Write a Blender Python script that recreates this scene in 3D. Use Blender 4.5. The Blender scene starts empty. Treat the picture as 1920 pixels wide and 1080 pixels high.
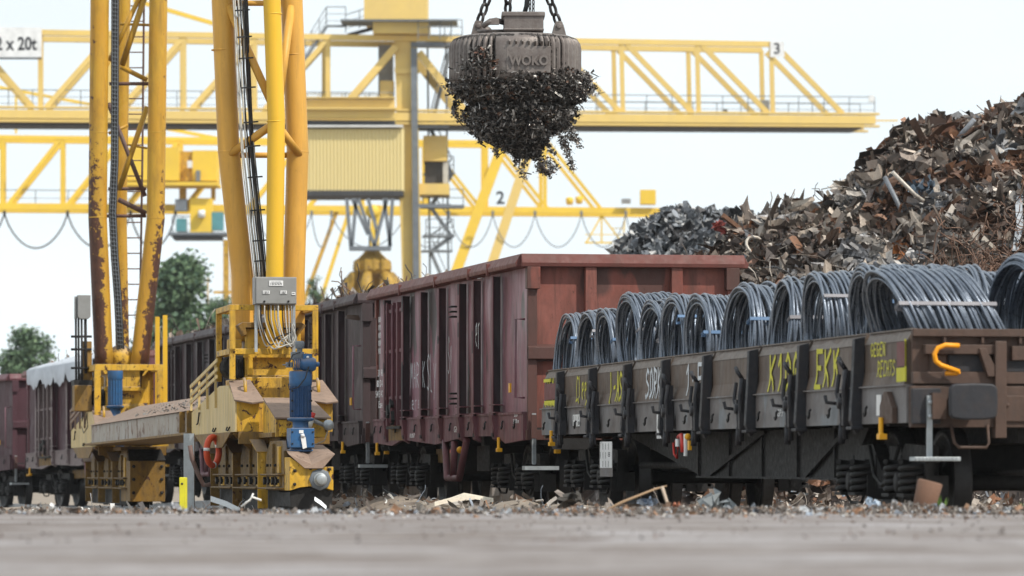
import bpy, math, random
from mathutils import Vector, Matrix, noise as mn
R = math.radians
sc = bpy.context.scene
COL = sc.collection
# ---------------------------------------------------------------- camera
FP, CX, HY, CZ = 8700.0, 960.0, 890.0, 0.5        # focal length in photo pixels, principal x, horizon y, lens height
cam_d = bpy.data.cameras.new('camera'); cam = bpy.data.objects.new('camera', cam_d); COL.objects.link(cam)
cam.location = (0, 0, CZ); cam.rotation_euler = (R(90), 0, 0)
cam_d.sensor_width = 36; cam_d.lens = FP / 1920 * 36
cam_d.shift_y = (HY - 540) / 1920
cam_d.clip_start = .5; cam_d.clip_end = 6000
cam_d.dof.use_dof = True; cam_d.dof.focus_distance = 58.5; cam_d.dof.aperture_fstop = 3.3
sc.camera = cam
# ---------------------------------------------------------------- light
SUN = Vector((.55, -.42, .80)).normalized()
w = bpy.data.worlds.new('World'); sc.world = w; w.use_nodes = True
nt = w.node_tree; nt.nodes.clear()
sky = nt.nodes.new('ShaderNodeTexSky'); sky.sky_type = 'NISHITA'; sky.sun_disc = False
sky.sun_elevation = math.asin(SUN.z); sky.sun_rotation = math.atan2(SUN.x, SUN.y)
sky.dust_density = 4; sky.air_density = 1.3; sky.ozone_density = 1.5
geo = nt.nodes.new('ShaderNodeTexCoord')
cn = nt.nodes.new('ShaderNodeTexNoise'); cn.inputs['Scale'].default_value = 2.2; cn.inputs['Detail'].default_value = 4
mp = nt.nodes.new('ShaderNodeMapping'); mp.inputs['Scale'].default_value = (1, 1, 3); mp.inputs['Location'].default_value = (1.3, .4, .2)
cr = nt.nodes.new('ShaderNodeMapRange'); cr.inputs[1].default_value = .3; cr.inputs[2].default_value = .62
cr.inputs[3].default_value = .62; cr.inputs[4].default_value = 1.
mx = nt.nodes.new('ShaderNodeMixRGB'); mx.inputs[2].default_value = (11.9, 13.0, 13.5, 1)      # thin bright cloud veil
bg = nt.nodes.new('ShaderNodeBackground'); bg.inputs['Strength'].default_value = .089
wo = nt.nodes.new('ShaderNodeOutputWorld')
L = nt.links.new
L(geo.outputs['Generated'], mp.inputs[0]); L(mp.outputs[0], cn.inputs[0]); L(cn.outputs[0], cr.inputs[0])
L(cr.outputs[0], mx.inputs[0]); L(sky.outputs[0], mx.inputs[1]); L(mx.outputs[0], bg.inputs[0]); L(bg.outputs[0], wo.inputs[0])
sd = bpy.data.lights.new('sun', 'SUN'); sd.energy = 4.3; sd.angle = R(.7); sd.color = (1, .95, .86)
sun = bpy.data.objects.new('sun', sd); COL.objects.link(sun)
sun.rotation_euler = SUN.to_track_quat('Z', 'Y').to_euler()
sc.view_settings.view_transform = 'Standard'; sc.view_settings.look = 'None'; sc.view_settings.exposure = 0.0; sc.view_settings.gamma = 1
sc.cycles.max_bounces = 6; sc.cycles.diffuse_bounces = 3; sc.cycles.glossy_bounces = 3
sc.cycles.transparent_max_bounces = 4; sc.cycles.use_denoising = True
rng = random.Random(7)
# ---------------------------------------------------------------- materials
MATS = {}
def _n(nt, t, **k):
    n = nt.nodes.new(t)
    for a, v in k.items():
        if a.startswith('i_'): n.inputs[a[2:].replace('_', ' ')].default_value = v
        else: setattr(n, a, v)
    return n
def ramp(nt, src, lo, hi, a=0., b=1.):
    m = _n(nt, 'ShaderNodeMapRange'); m.inputs[1].default_value = lo; m.inputs[2].default_value = hi
    m.inputs[3].default_value = a; m.inputs[4].default_value = b; nt.links.new(src, m.inputs[0]); return m.outputs[0]
def mixc(nt, f, a, b, mode='MIX'):
    m = _n(nt, 'ShaderNodeMixRGB', blend_type=mode)
    for i, v in ((0, f), (1, a), (2, b)):
        if isinstance(v, (int, float)): m.inputs[i].default_value = v
        elif isinstance(v, tuple): m.inputs[i].default_value = (*v[:3], 1)
        else: nt.links.new(v, m.inputs[i])
    return m.outputs[0]
def mat(name, col, rough=.55, metal=0., rust=0., rustcol=(.09, .035, .018), grime=.35, grimecol=(.06, .05, .042), sc_=1.5,
        bump=.15, col2=None, streak=1., dust=0., attr=False, spec=.4, patch=None):
    """worn surface: base paint, a second faded tone, grime clouds, rust where the noise or the wear attribute is high"""
    if name in MATS: return MATS[name]
    m = bpy.data.materials.new(name); m.use_nodes = True; nt = m.node_tree; nt.nodes.clear()
    out = _n(nt, 'ShaderNodeOutputMaterial'); bs = _n(nt, 'ShaderNodeBsdfPrincipled')
    nt.links.new(bs.outputs[0], out.inputs[0])
    tc = _n(nt, 'ShaderNodeTexCoord'); oi = _n(nt, 'ShaderNodeObjectInfo')
    ad = _n(nt, 'ShaderNodeVectorMath', operation='ADD'); sca = _n(nt, 'ShaderNodeMath', operation='MULTIPLY'); sca.inputs[1].default_value = 37.
    nt.links.new(oi.outputs['Random'], sca.inputs[0]); cb = _n(nt, 'ShaderNodeCombineXYZ')
    for i in range(3): nt.links.new(sca.outputs[0], cb.inputs[i])
    nt.links.new(tc.outputs['Object'], ad.inputs[0]); nt.links.new(cb.outputs[0], ad.inputs[1])
    mpn = _n(nt, 'ShaderNodeMapping'); mpn.inputs['Scale'].default_value = (1, 1, 1 / streak); nt.links.new(ad.outputs[0], mpn.inputs[0])
    def noi(s, d=6, r=.6, vec=None, off=0):
        n = _n(nt, 'ShaderNodeTexNoise'); n.inputs['Scale'].default_value = s; n.inputs['Detail'].default_value = d; n.inputs['Roughness'].default_value = r
        n.inputs['Distortion'].default_value = .3
        if off:
            q = _n(nt, 'ShaderNodeVectorMath', operation='ADD'); q.inputs[1].default_value = (off, off * 2, off * .7)
            nt.links.new(vec or mpn.outputs[0], q.inputs[0]); nt.links.new(q.outputs[0], n.inputs['Vector'])
        else: nt.links.new(vec or mpn.outputs[0], n.inputs['Vector'])
        return n.outputs[0]
    base = None
    if attr:
        a = _n(nt, 'ShaderNodeAttribute', attribute_name='Col'); base = mixc(nt, 1., a.outputs['Color'], tuple(col), 'MULTIPLY')
    else:
        base = mixc(nt, ramp(nt, noi(sc_ * 1.3, 5, .6), .35, .68), tuple(col), tuple(col2 or [c * .78 for c in col]))
    if patch:
        base = mixc(nt, ramp(nt, noi(patch[1], 4, .5, off=11), patch[2], patch[2] + .02), base, tuple(patch[0]))
    base = mixc(nt, ramp(nt, noi(sc_ * 2.6, 8, .68, off=5), .47, .78, 0, grime), base, tuple(grimecol))
    if grime > .3:      # narrow run marks down the plate and fine speckle
        m2 = _n(nt, 'ShaderNodeMapping'); m2.inputs['Scale'].default_value = (1, 1, .09); nt.links.new(ad.outputs[0], m2.inputs[0])
        base = mixc(nt, ramp(nt, noi(9, 5, .65, vec=m2.outputs[0]), .52, .72, 0, min(.75, grime)), base, tuple(grimecol))
        base = mixc(nt, ramp(nt, noi(sc_ * 16, 4, .8, off=7), .60, .68, 0, grime * .6), base, tuple(c * .6 for c in grimecol))
    rf = None
    if rust > 0 or not attr:
        wa = _n(nt, 'ShaderNodeAttribute', attribute_name='wear')
        s1 = _n(nt, 'ShaderNodeMath', operation='ADD'); nt.links.new(noi(sc_ * 4, 10, .72, vec=ad.outputs[0], off=3), s1.inputs[0]); nt.links.new(wa.outputs['Fac'], s1.inputs[1])
        th = .74 - rust * .34
        rf = ramp(nt, s1.outputs[0], th, th + .035)
        rc = mixc(nt, ramp(nt, noi(sc_ * 9, 6, .7), .35, .65), tuple(rustcol), tuple(c * .45 for c in rustcol))
        base = mixc(nt, rf, base, rc)
    if dust > 0:
        g = _n(nt, 'ShaderNodeNewGeometry'); sx = _n(nt, 'ShaderNodeSeparateXYZ'); nt.links.new(g.outputs['Normal'], sx.inputs[0])
        up = ramp(nt, sx.outputs[2], .25, .8, 0, dust)
        base = mixc(nt, up, base, (.26, .20, .16))
    nt.links.new(base, bs.inputs['Base Color'])
    nt.links.new(ramp(nt, noi(sc_ * 5, 5), .3, .7, max(.05, rough - .12), min(1, rough + .15)), bs.inputs['Roughness'])
    bs.inputs['Metallic'].default_value = metal; bs.inputs['Specular IOR Level'].default_value = spec
    if bump:
        b = _n(nt, 'ShaderNodeBump'); b.inputs['Strength'].default_value = bump; b.inputs['Distance'].default_value = .02
        nt.links.new(noi(sc_ * 7, 6), b.inputs['Height']); nt.links.new(b.outputs[0], bs.inputs['Normal'])
    MATS[name] = m; return m
YL = (.80, .44, .035)
M = dict(
    beam=mat('stained grey brown beam', (.30, .25, .20), .6, rust=.5, rustcol=(.17, .075, .03), grime=.3, grimecol=(.12, .085, .055), col2=(.36, .34, .31), bump=.12, sc_=.7),
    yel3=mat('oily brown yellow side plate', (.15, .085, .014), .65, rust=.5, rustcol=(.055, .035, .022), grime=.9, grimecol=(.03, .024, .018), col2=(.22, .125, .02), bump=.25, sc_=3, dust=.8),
    grab=mat('rusty ochre grab paint', (.42, .25, .03), .6, rust=.5, rustcol=(.13, .065, .03), grime=.5, grimecol=(.12, .08, .03), bump=0, sc_=.8),
    tube=mat('yellow tube paint', (.66, .36, .065), .42, rust=.07, col2=(.60, .31, .05), grime=.4, grimecol=(.35, .2, .05), bump=.05, streak=3),
    tube_w=mat('weathered yellow tube', (.48, .24, .018), .5, rust=.17, rustcol=(.10, .038, .02), col2=(.50, .30, .03), grime=.6, grimecol=(.20, .11, .02), bump=.12, streak=3, sc_=2),
    tube_c=mat('bright yellow tube', (.70, .42, .022), .42, rust=.05, col2=(.74, .43, .03), grime=.2, grimecol=(.35, .2, .05), bump=.05, streak=3),
    rusty=mat('rusty brown paint', (.12, .055, .04), .7, rust=.3, grime=.5, col2=(.16, .11, .10), bump=.3, sc_=3),
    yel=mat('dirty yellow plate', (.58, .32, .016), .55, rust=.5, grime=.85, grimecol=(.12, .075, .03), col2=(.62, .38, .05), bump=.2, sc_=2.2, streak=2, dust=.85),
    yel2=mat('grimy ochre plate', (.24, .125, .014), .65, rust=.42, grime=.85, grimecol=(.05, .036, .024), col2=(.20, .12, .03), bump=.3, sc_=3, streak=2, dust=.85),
    pale=mat('faded pale yellow panel', (.62, .45, .17), .6, rust=.24, rustcol=(.16, .09, .05), grime=.75, grimecol=(.26, .20, .11), col2=(.56, .43, .21), bump=.12, sc_=2, streak=5),
    dust=mat('dusty brown top plate', (.27, .19, .145), .85, rust=.34, rustcol=(.13, .07, .04), grime=.7, grimecol=(.15, .11, .085), bump=.1, sc_=2),
    dkst=mat('dark grimy steel', (.014, .0125, .0125), .7, rust=.12, rustcol=(.05, .03, .02), grime=.5, grimecol=(.015, .014, .014), bump=.3, sc_=3),
    black=mat('black rubber', (.018, .018, .02), .6, grime=.3, bump=.05),
    wheel=mat('wheel steel', (.035, .033, .034), .5, metal=.3, grime=.5, grimecol=(.02, .017, .015), bump=.1, sc_=4),
    tread=mat('polished wheel tread', (.13, .10, .08), .35, metal=.8, grime=.4, bump=.05),
    greybox=mat('grey cabinet paint', (.27, .27, .265), .5, grime=.2, bump=.03, rust=.02),
    galv=mat('galvanised steel', (.42, .45, .47), .45, metal=.45, grime=.3, grimecol=(.2, .2, .2), bump=.08, sc_=5),
    greyst=mat('blue grey platform steel', (.17, .19, .215), .6, grime=.3, bump=.0),
    blue=mat('blue motor paint', (.024, .115, .28), .4, rust=.03, grime=.5, grimecol=(.05, .06, .07), col2=(.028, .09, .21), bump=.08, sc_=4, dust=.5),
    blue2=mat('dark blue fins', (.010, .055, .16), .45, grime=.4, grimecol=(.02, .03, .04), bump=.05, sc_=4),
    white=mat('white plate', (.80, .80, .80), .5, grime=.1, grimecol=(.5, .5, .48), bump=0),
    red=mat('red plastic', (.55, .03, .02), .4, grime=.2, bump=0),
    buoy=mat('orange red buoy', (.70, .09, .03), .5, grime=.3, grimecol=(.3, .06, .03), bump=.05),
    hook=mat('safety orange paint', (.85, .33, .01), .4, grime=.15, grimecol=(.4, .18, .02), bump=.02),
    hooky=mat('yellow handle paint', (.85, .42, .01), .45, grime=.25, grimecol=(.3, .15, .02), bump=.02),
    ink=mat('black lettering', (.02, .022, .03), .6, grime=0, bump=0),
    cable=mat('black cable', (.02, .02, .022), .5, grime=.2, bump=0),
    cablew=mat('grey white cable', (.55, .53, .48), .5, grime=.3, bump=0),
    far=mat('sun bleached crane yellow', (.70, .50, .15), .6, rust=.05, rustcol=(.35, .2, .08), grime=.3, grimecol=(.5, .36, .14), col2=(.64, .46, .16), bump=0, sc_=.6),
    far2=mat('bright crane yellow', (.76, .51, .045), .6, grime=.25, grimecol=(.5, .36, .06), col2=(.70, .46, .05), bump=0, sc_=.5),
    fardk=mat('dark underside steel', (.05, .05, .055), .7, grime=.3, bump=0, sc_=.5),
    teal=mat('teal cabin window', (.08, .27, .30), .15, grime=.1, bump=0, spec=.8),
    wagon=mat('maroon wagon paint', (.13, .045, .058), .6, rust=.05, rustcol=(.05, .025, .02), grime=.7, grimecol=(.035, .028, .028), col2=(.17, .062, .07), bump=.12, sc_=1.1, streak=2.4),
    wpanel=mat('pinkish worn wagon panel', (.235, .10, .13), .5, rust=.14, rustcol=(.055, .045, .04), grime=.8, grimecol=(.07, .055, .055), col2=(.29, .145, .175), bump=.15, sc_=.9, streak=2.2, patch=((.095, .078, .078), .85, .565)),
    wend=mat('brick red end wall', (.175, .046, .032), .62, rust=.22, rustcol=(.05, .022, .016), grime=.9, grimecol=(.06, .030, .024), col2=(.24, .085, .066), bump=.25, sc_=1.1, streak=2.0, patch=((.085, .036, .03), .7, .52)),
    wrim=mat('red brown rim', (.15, .046, .038), .6, rust=.24, rustcol=(.07, .035, .025), grime=.5, grimecol=(.09, .045, .035), bump=.15, sc_=2),
    wdark=mat('dark sooty web', (.021, .015, .018), .65, rust=.05, grime=.5, grimecol=(.018, .016, .018), col2=(.05, .018, .024), bump=.1, sc_=1.5, streak=3),
    wbrown=mat('dark brown wagon paint', (.042, .027, .029), .65, rust=.18, rustcol=(.05, .03, .025), grime=.6, grimecol=(.03, .026, .026), col2=(.06, .036, .039), bump=.15, sc_=1.3, streak=2.5),
    wwine=mat('wine red wagon paint', (.048, .015, .023), .6, rust=.05, grime=.5, grimecol=(.04, .018, .024), col2=(.065, .022, .032), bump=.1, sc_=1.3, streak=3),
    wline=mat('worn pale edge', (.20, .15, .15), .6, rust=.2, grime=.4, bump=.1, sc_=4),
    fboard=mat('brown drop side', (.10, .072, .055), .6, rust=.24, rustcol=(.055, .032, .02), grime=.8, grimecol=(.05, .038, .03), col2=(.13, .092, .07), bump=.12, sc_=1.4, streak=1.6),
    flip=mat('scuffed side lip', (.17, .14, .12), .6, rust=.2, rustcol=(.45, .43, .42), grime=.5, grimecol=(.09, .07, .06), bump=.2, sc_=5),
    fsill=mat('grey brown sill', (.135, .118, .112), .6, rust=.06, grime=.45, grimecol=(.07, .05, .045), col2=(.18, .175, .18), bump=.1, sc_=1.2, patch=((.17, .185, .20), .7, .6)),
    fdark=mat('dark stake steel', (.022, .023, .029), .6, rust=.12, rustcol=(.07, .04, .03), grime=.5, grimecol=(.05, .035, .03), bump=.15, sc_=3),
    fend=mat('rusty brown end board', (.085, .050, .037), .65, rust=.25, rustcol=(.09, .042, .026), grime=.5, grimecol=(.04, .03, .025), bump=.2, sc_=2.5),
    gyel=mat('yellow spray paint', (.62, .58, .05), .7, grime=.2, grimecol=(.4, .36, .08), bump=0),
    gwhite=mat('white spray paint', (.62, .66, .70), .7, grime=.3, grimecol=(.35, .35, .36), bump=0),
    gpurp=mat('faded red paint field', (.17, .065, .065), .7, grime=.3, bump=0),
    wire=mat('blue grey steel rod', (.15, .175, .22), .32, metal=.5, rust=.0, grime=.5, grimecol=(.07, .08, .095), col2=(.205, .235, .285), bump=.03, sc_=6),
    strap=mat('blue steel strap', (.10, .19, .34), .6, metal=.0, grime=.2, bump=0),
    strap2=mat('pale steel strap', (.26, .25, .27), .6, metal=.0, grime=.2, bump=0),
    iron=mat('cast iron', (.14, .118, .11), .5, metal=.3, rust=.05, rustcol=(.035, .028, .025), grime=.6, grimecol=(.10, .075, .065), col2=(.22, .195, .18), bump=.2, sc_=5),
    chain=mat('black chain', (.05, .045, .045), .45, metal=.5, grime=.4, bump=.1),
    scrap=mat('shredded scrap', (.98, .96, .94), .48, metal=.25, grime=.55, grimecol=(.05, .035, .028), attr=True, bump=.35, sc_=5, rust=.05, rustcol=(.10, .05, .03)),
    scrapd=mat('dark oily scrap', (1.1, 1.1, 1.1), .3, metal=.45, grime=.4, grimecol=(.03, .025, .022), attr=True, bump=.2, sc_=20),
    stone=mat('ground litter', (1, 1, 1), .8, grime=.3, attr=True, bump=.2, sc_=15),
    dirt=mat('trackside dirt', (.21, .17, .135), .95, grime=.7, grimecol=(.05, .042, .037), col2=(.30, .25, .20), bump=.6, sc_=1.2),
    apron=mat('worn concrete', (.155, .128, .114), .9, grime=1., grimecol=(.08, .058, .048), col2=(.29, .275, .28), bump=.3, sc_=.5, patch=((.115, .09, .078), 1.3, .585)),
    wall=mat('stained concrete wall', (.30, .26, .23), .9, rust=.2, rustcol=(.12, .06, .04), grime=.5, grimecol=(.10, .075, .06), col2=(.26, .25, .24), bump=.2, sc_=.7),
    rail=mat('rail steel', (.30, .31, .33), .4, metal=.7, grime=.4, grimecol=(.10, .06, .045), bump=.05),
    tarp=mat('white tarpaulin', (.50, .53, .58), .7, grime=.25, grimecol=(.3, .32, .35), bump=.1),
    leaf=mat('tree foliage', (1.6, 1.5, 1.7), .7, attr=True, grime=.0, bump=0, spec=.2),
    bark=mat('tree bark', (.10, .08, .06), .9, bump=.3),
    lime=mat('lime yellow paint', (.72, .66, .03), .5, rust=.05, grime=.3, grimecol=(.3, .25, .05), bump=.05),
)
# corrugated cladding
def corr():
    m = bpy.data.materials.new('corrugated cladding'); m.use_nodes = True; nt = m.node_tree; bs = nt.nodes['Principled BSDF']
    bs.inputs['Base Color'].default_value = (.68, .56, .27, 1); bs.inputs['Roughness'].default_value = .6; return m
M['corr'] = corr()
# ---------------------------------------------------------------- mesh builder
class MB:
    def __init__(s): s.v = []; s.f = []; s.w = []; s.c = []; s.sm = []
    def add(s, vs, fs, wear=0., col=None, smooth=False):
        b = len(s.v)
        for p in vs:
            s.v.append(tuple(p)); s.w.append(wear(p) if callable(wear) else wear)
        for f in fs: s.f.append([b + i for i in f]); s.c.append(col); s.sm.append(smooth)
        return s
    def box(s, x0, x1, y0, y1, z0, z1, **k):
        vs = [(x, y, z) for z in (z0, z1) for y in (y0, y1) for x in (x0, x1)]
        return s.add(vs, [(0, 2, 3, 1), (4, 5, 7, 6), (0, 1, 5, 4), (2, 6, 7, 3), (0, 4, 6, 2), (1, 3, 7, 5)], **k)
    def obox(s, c, sx, sy, sz, rot=None, **k):
        m = rot.to_matrix() if rot else Matrix.Identity(3); c = Vector(c)
        vs = [c + m @ Vector((x * sx / 2, y * sy / 2, z * sz / 2)) for z in (-1, 1) for y in (-1, 1) for x in (-1, 1)]
        return s.add(vs, [(0, 2, 3, 1), (4, 5, 7, 6), (0, 1, 5, 4), (2, 6, 7, 3), (0, 4, 6, 2), (1, 3, 7, 5)], **k)
    def bar(s, p, q, w, h=None, up=(0, 0, 1), **k):
        p, q = Vector(p), Vector(q); h = h or w; t = (q - p).normalized(); u = Vector(up)
        if abs(t.dot(u)) > .98: u = Vector((0, 1, 0))
        a = t.cross(u).normalized(); b = a.cross(t)
        vs = [o + a * (i * w / 2) + b * (j * h / 2) for o in (p, q) for i, j in ((-1, -1), (1, -1), (1, 1), (-1, 1))]
        return s.add(vs, [(3, 2, 1, 0), (4, 5, 6, 7), (0, 1, 5, 4), (1, 2, 6, 5), (2, 3, 7, 6), (3, 0, 4, 7)], **k)
    def tube(s, pts, r, n=8, closed=False, **k):
        pts = [Vector(p) for p in pts]; N = len(pts); vs = []; fs = []
        rs = r if isinstance(r, (list, tuple)) else [r] * N
        a = None
        for i, p in enumerate(pts):
            if closed: t = (pts[(i + 1) % N] - pts[i - 1])
            else: t = pts[min(i + 1, N - 1)] - pts[max(i - 1, 0)]
            t = t.normalized() if t.length > 1e-9 else Vector((0, 0, 1))
            if a is None:
                u = Vector((0, 0, 1)) if abs(t.z) < .9 else Vector((1, 0, 0)); a = t.cross(u).normalized()
            else:
                a = a - t * a.dot(t); a = a.normalized() if a.length > 1e-6 else t.orthogonal().normalized()
            b = t.cross(a)
            for j in range(n):
                th = 2 * math.pi * j / n; vs.append(p + (a * math.cos(th) + b * math.sin(th)) * rs[i])
        for i in range(N if closed else N - 1):
            i2 = (i + 1) % N
            for j in range(n): fs.append((i * n + j, i * n + (j + 1) % n, i2 * n + (j + 1) % n, i2 * n + j))
        if not closed:
            s.add(vs, fs, smooth=True, **k)
            b = len(s.v) - N * n
            s.f.append([b + j for j in range(n)][::-1]); s.c.append(k.get('col')); s.sm.append(False)
            s.f.append([b + (N - 1) * n + j for j in range(n)]); s.c.append(k.get('col')); s.sm.append(False)
            return s
        return s.add(vs, fs, smooth=True, **k)
    def prism(s, poly, ax, t0, t1, **k):
        """poly in the plane across axis ax: ax=0 -> (y,z), 1 -> (x,z), 2 -> (x,y)"""
        n = len(poly)
        def P(p, t): return {0: (t, p[0], p[1]), 1: (p[0], t, p[1]), 2: (p[0], p[1], t)}[ax]
        vs = [P(p, t0) for p in poly] + [P(p, t1) for p in poly]
        fs = [list(range(n))[::-1], [n + i for i in range(n)]] + [(i, (i + 1) % n, n + (i + 1) % n, n + i) for i in range(n)]
        return s.add(vs, fs, **k)
    def plate(s, pts, th, **k):
        """a thick flat polygon"""
        pts = [Vector(p) for p in pts]; nrm = (pts[1] - pts[0]).cross(pts[2] - pts[0]).normalized() * th
        n = len(pts); vs = pts + [p - nrm for p in pts]
        return s.add(vs, [list(range(n)), [n + i for i in range(n)][::-1]] + [((i + 1) % n, i, n + i, n + (i + 1) % n) for i in range(n)], **k)
    def lathe(s, prof, c, ax=2, n=24, rad=None, **k):
        """prof: list of (radius, height)"""
        c = Vector(c); vs = []; fs = []; m = len(prof)
        for i in range(n):
            th = 2 * math.pi * i / n; co, si = math.cos(th), math.sin(th)
            for j, (r, h) in enumerate(prof):
                if rad: r = rad(r, h, th, i)
                q = {2: (r * co, r * si, h), 0: (h, r * co, r * si), 1: (r * co, h, r * si)}[ax]
                vs.append(c + Vector(q))
        for i in range(n):
            i2 = (i + 1) % n
            for j in range(m - 1): fs.append((i * m + j, i2 * m + j, i2 * m + j + 1, i * m + j + 1))
        return s.add(vs, fs, smooth=k.pop('smooth', True), **k)
    def ball(s, c, r, n=12, **k):
        return s.lathe([(max(1e-4, r * math.sin(math.pi * j / 8)), -r * math.cos(math.pi * j / 8)) for j in range(9)], c, n=n, **k)
    def islands(s):
        par = list(range(len(s.v)))
        def fi(i):
            while par[i] != i: par[i] = par[par[i]]; i = par[i]
            return i
        for f in s.f:
            for a in f[1:]: par[fi(a)] = fi(f[0])
        g = {}
        for k, f in enumerate(s.f): g.setdefault(fi(f[0]), []).append(k)
        out = []
        for ks in g.values():
            b = type(s)(s.T) if hasattr(s, 'T') else MB(); mp_i = {}
            for k in ks:
                nf = []
                for i in s.f[k]:
                    if i not in mp_i: mp_i[i] = len(b.v); b.v.append(s.v[i]); b.w.append(s.w[i])
                    nf.append(mp_i[i])
                b.f.append(nf); b.c.append(s.c[k]); b.sm.append(s.sm[k])
            out.append(b)
        return out
    def build_each(s, name, m, parent=None, bevel=0.):
        return [b.build(name, m, parent, bevel) for b in s.islands()]
    def build(s, name, m, parent=None, bevel=0., label=None):
        me = bpy.data.meshes.new(name); me.from_pydata(s.v, [], s.f)
        me.materials.append(M[m] if isinstance(m, str) else m)
        me.polygons.foreach_set('use_smooth', s.sm)
        if any(s.w):
            at = me.attributes.new('wear', 'FLOAT', 'POINT'); at.data.foreach_set('value', s.w)
        if any(c is not None for c in s.c):
            at = me.color_attributes.new('Col', 'FLOAT_COLOR', 'CORNER'); buf = []
            for f, c in zip(s.f, s.c):
                c = c or (.3, .3, .3)
                buf += [c[0], c[1], c[2], 1.] * len(f)
            at.data.foreach_set('color', buf)
        me.validate(); me.update()
        o = bpy.data.objects.new(name, me); COL.objects.link(o)
        if parent: o.parent = parent
        if bevel:
            b = o.modifiers.new('bevel', 'BEVEL'); b.width = bevel; b.segments = 2; b.limit_method = 'ANGLE'; b.angle_limit = R(40)
        if label: o['label'] = label
        return o
def tag(o, label=None, cat=None, group=None, kind=None):
    if label: o['label'] = label
    if cat: o['category'] = cat
    if group: o['group'] = group
    if kind: o['kind'] = kind
    return o
KIDS = None
def copy_tree(o, parent=None):
    c = o.copy(); COL.objects.link(c)
    if parent: c.parent = parent
    for ch in [x for x in COL.objects if x.parent == o]: copy_tree(ch, c)
    return c
def P(px, py, Y): return Vector(((px - CX) * Y / FP, Y, CZ + (HY - py) * Y / FP))
class Frame:
    """a thing's own frame: x across (right), y away along its rails, z up; px() gives local coordinates of a picture point at local depth d"""
    def __init__(s, name, o, m, pitch=0.):
        s.o = Vector(o); s.u = Vector((-m, 1, 0)).normalized(); s.v = Vector((s.u.y, -s.u.x, 0))
        s.e = bpy.data.objects.new(name, None); COL.objects.link(s.e); s.e.location = s.o; s.e.rotation_euler = (pitch, 0, math.atan2(m, 1))
        s.e.empty_display_size = .3
    def px(s, x, y, d=0.):
        k = (x - CX) / FP
        a = (k * (s.o.y + s.u.y * d) - s.o.x - s.u.x * d) / (s.v.x - k * s.v.y)
        W = s.o + s.v * a + s.u * d
        return Vector((a, d, CZ + (HY - y) * W.y / FP - s.o.z))
def empty(name, loc=(0, 0, 0)):
    e = bpy.data.objects.new(name, None); COL.objects.link(e); e.location = loc; e.empty_display_size = .3; return e
def text(name, body, size, m, parent, loc, rot, ext=.004, bold=0.):
    c = bpy.data.curves.new('t', 'FONT'); c.body = body; c.size = size; c.extrude = ext; c.align_x = 'CENTER'; c.align_y = 'CENTER'; c.offset = bold; c.resolution_u = 3
    t = bpy.data.objects.new('t', c); COL.objects.link(t); bpy.context.view_layer.update()
    me = bpy.data.meshes.new_from_object(t.evaluated_get(bpy.context.evaluated_depsgraph_get())); bpy.data.objects.remove(t)
    me.materials.clear(); me.materials.append(M[m]); o = bpy.data.objects.new(name, me); COL.objects.link(o)
    o.parent = parent; o.location = loc; o.rotation_euler = rot; return o
# ---------------------------------------------------------------- ground
def smooth(a, b, x):
    t = max(0., min(1., (x - a) / (b - a))); return t * t * (3 - 2 * t)
def track_x(y):
    pts = [(-40, 16.0), (20, 6.44), (39.5, 3.32), (59.2, .116), (73.2, -2.42), (87.3, -5.0), (101, -7.9), (115, -12.4), (129, -17.8), (300, -90)]
    for (a, b), (c, d) in zip(pts, pts[1:]):
        if y <= c: return b + (d - b) * (y - a) / (c - a)
    return pts[-1][1]
def track_z(y):
    return -.03 + .06 * smooth(40, 60, y) - .06 * smooth(72, 86, y) - .24 * smooth(95, 112, y)
def gz(x, y):
    z = .20 - .24 * smooth(35, 41, y) - .16 * smooth(62, 84, y) - .16 * smooth(95, 115, y)
    d = track_x(y) - x
    z += .27 * math.exp(-((d - 1.35) / .5) ** 2) * smooth(38, 42, y) * (1 - smooth(64, 70, y)) * (.85 + .3 * mn.noise(Vector((x, y * .5, 3))))
    if y > 36: z += .035 * mn.noise(Vector((x * 1.3, y * .9, 0))) + .02 * mn.noise(Vector((x * 5, y * 4, 0)))
    return z
ys = [-60, -30, -10, 0, 10, 20, 28, 32] + [34 + i * .5 for i in range(60)] + [64 + i * 1.2 for i in range(50)] + [130, 150, 200, 300, 500, 900, 1600, 3000]
g = MB(); NX = 90
for y in ys:
    hw = 26 if y < 130 else y
    for i in range(NX + 1):
        t = i / NX * 2 - 1; x = -2 + (t * 12 if abs(t) < .75 else math.copysign(9 + (abs(t) - .75) * 4 * (60 if y < 900 else 3000), t))
        g.v.append((x, y, gz(x, y) if y < 130 else -.36)); g.w.append(0)
for j in range(len(ys) - 1):
    for i in range(NX):
        a = j * (NX + 1) + i; g.f.append((a, a + 1, a + NX + 2, a + NX + 1)); g.c.append(None); g.sm.append(True)
tag(g.build('ground', 'dirt'), kind='structure')
ap = MB(); ap.v = []; NXA = 60
ya = [-60, -20, 0, 8, 14, 20, 25, 29, 32, 33.5, 34.6, 35.3]
for y in ya:
    for i in range(NXA + 1):
        x = -30 + i; e = .25 * mn.noise(Vector((x * 1.1, 1, 0))) if y > 35 else 0
        ap.v.append((x, y + e, .206)); ap.w.append(0)
for j in range(len(ya) - 1):
    for i in range(NXA): a = j * (NXA + 1) + i; ap.f.append((a, a + 1, a + NXA + 2, a + NXA + 1)); ap.c.append(None); ap.sm.append(False)
tag(ap.build('pavement', 'apron'), kind='structure')
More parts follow.
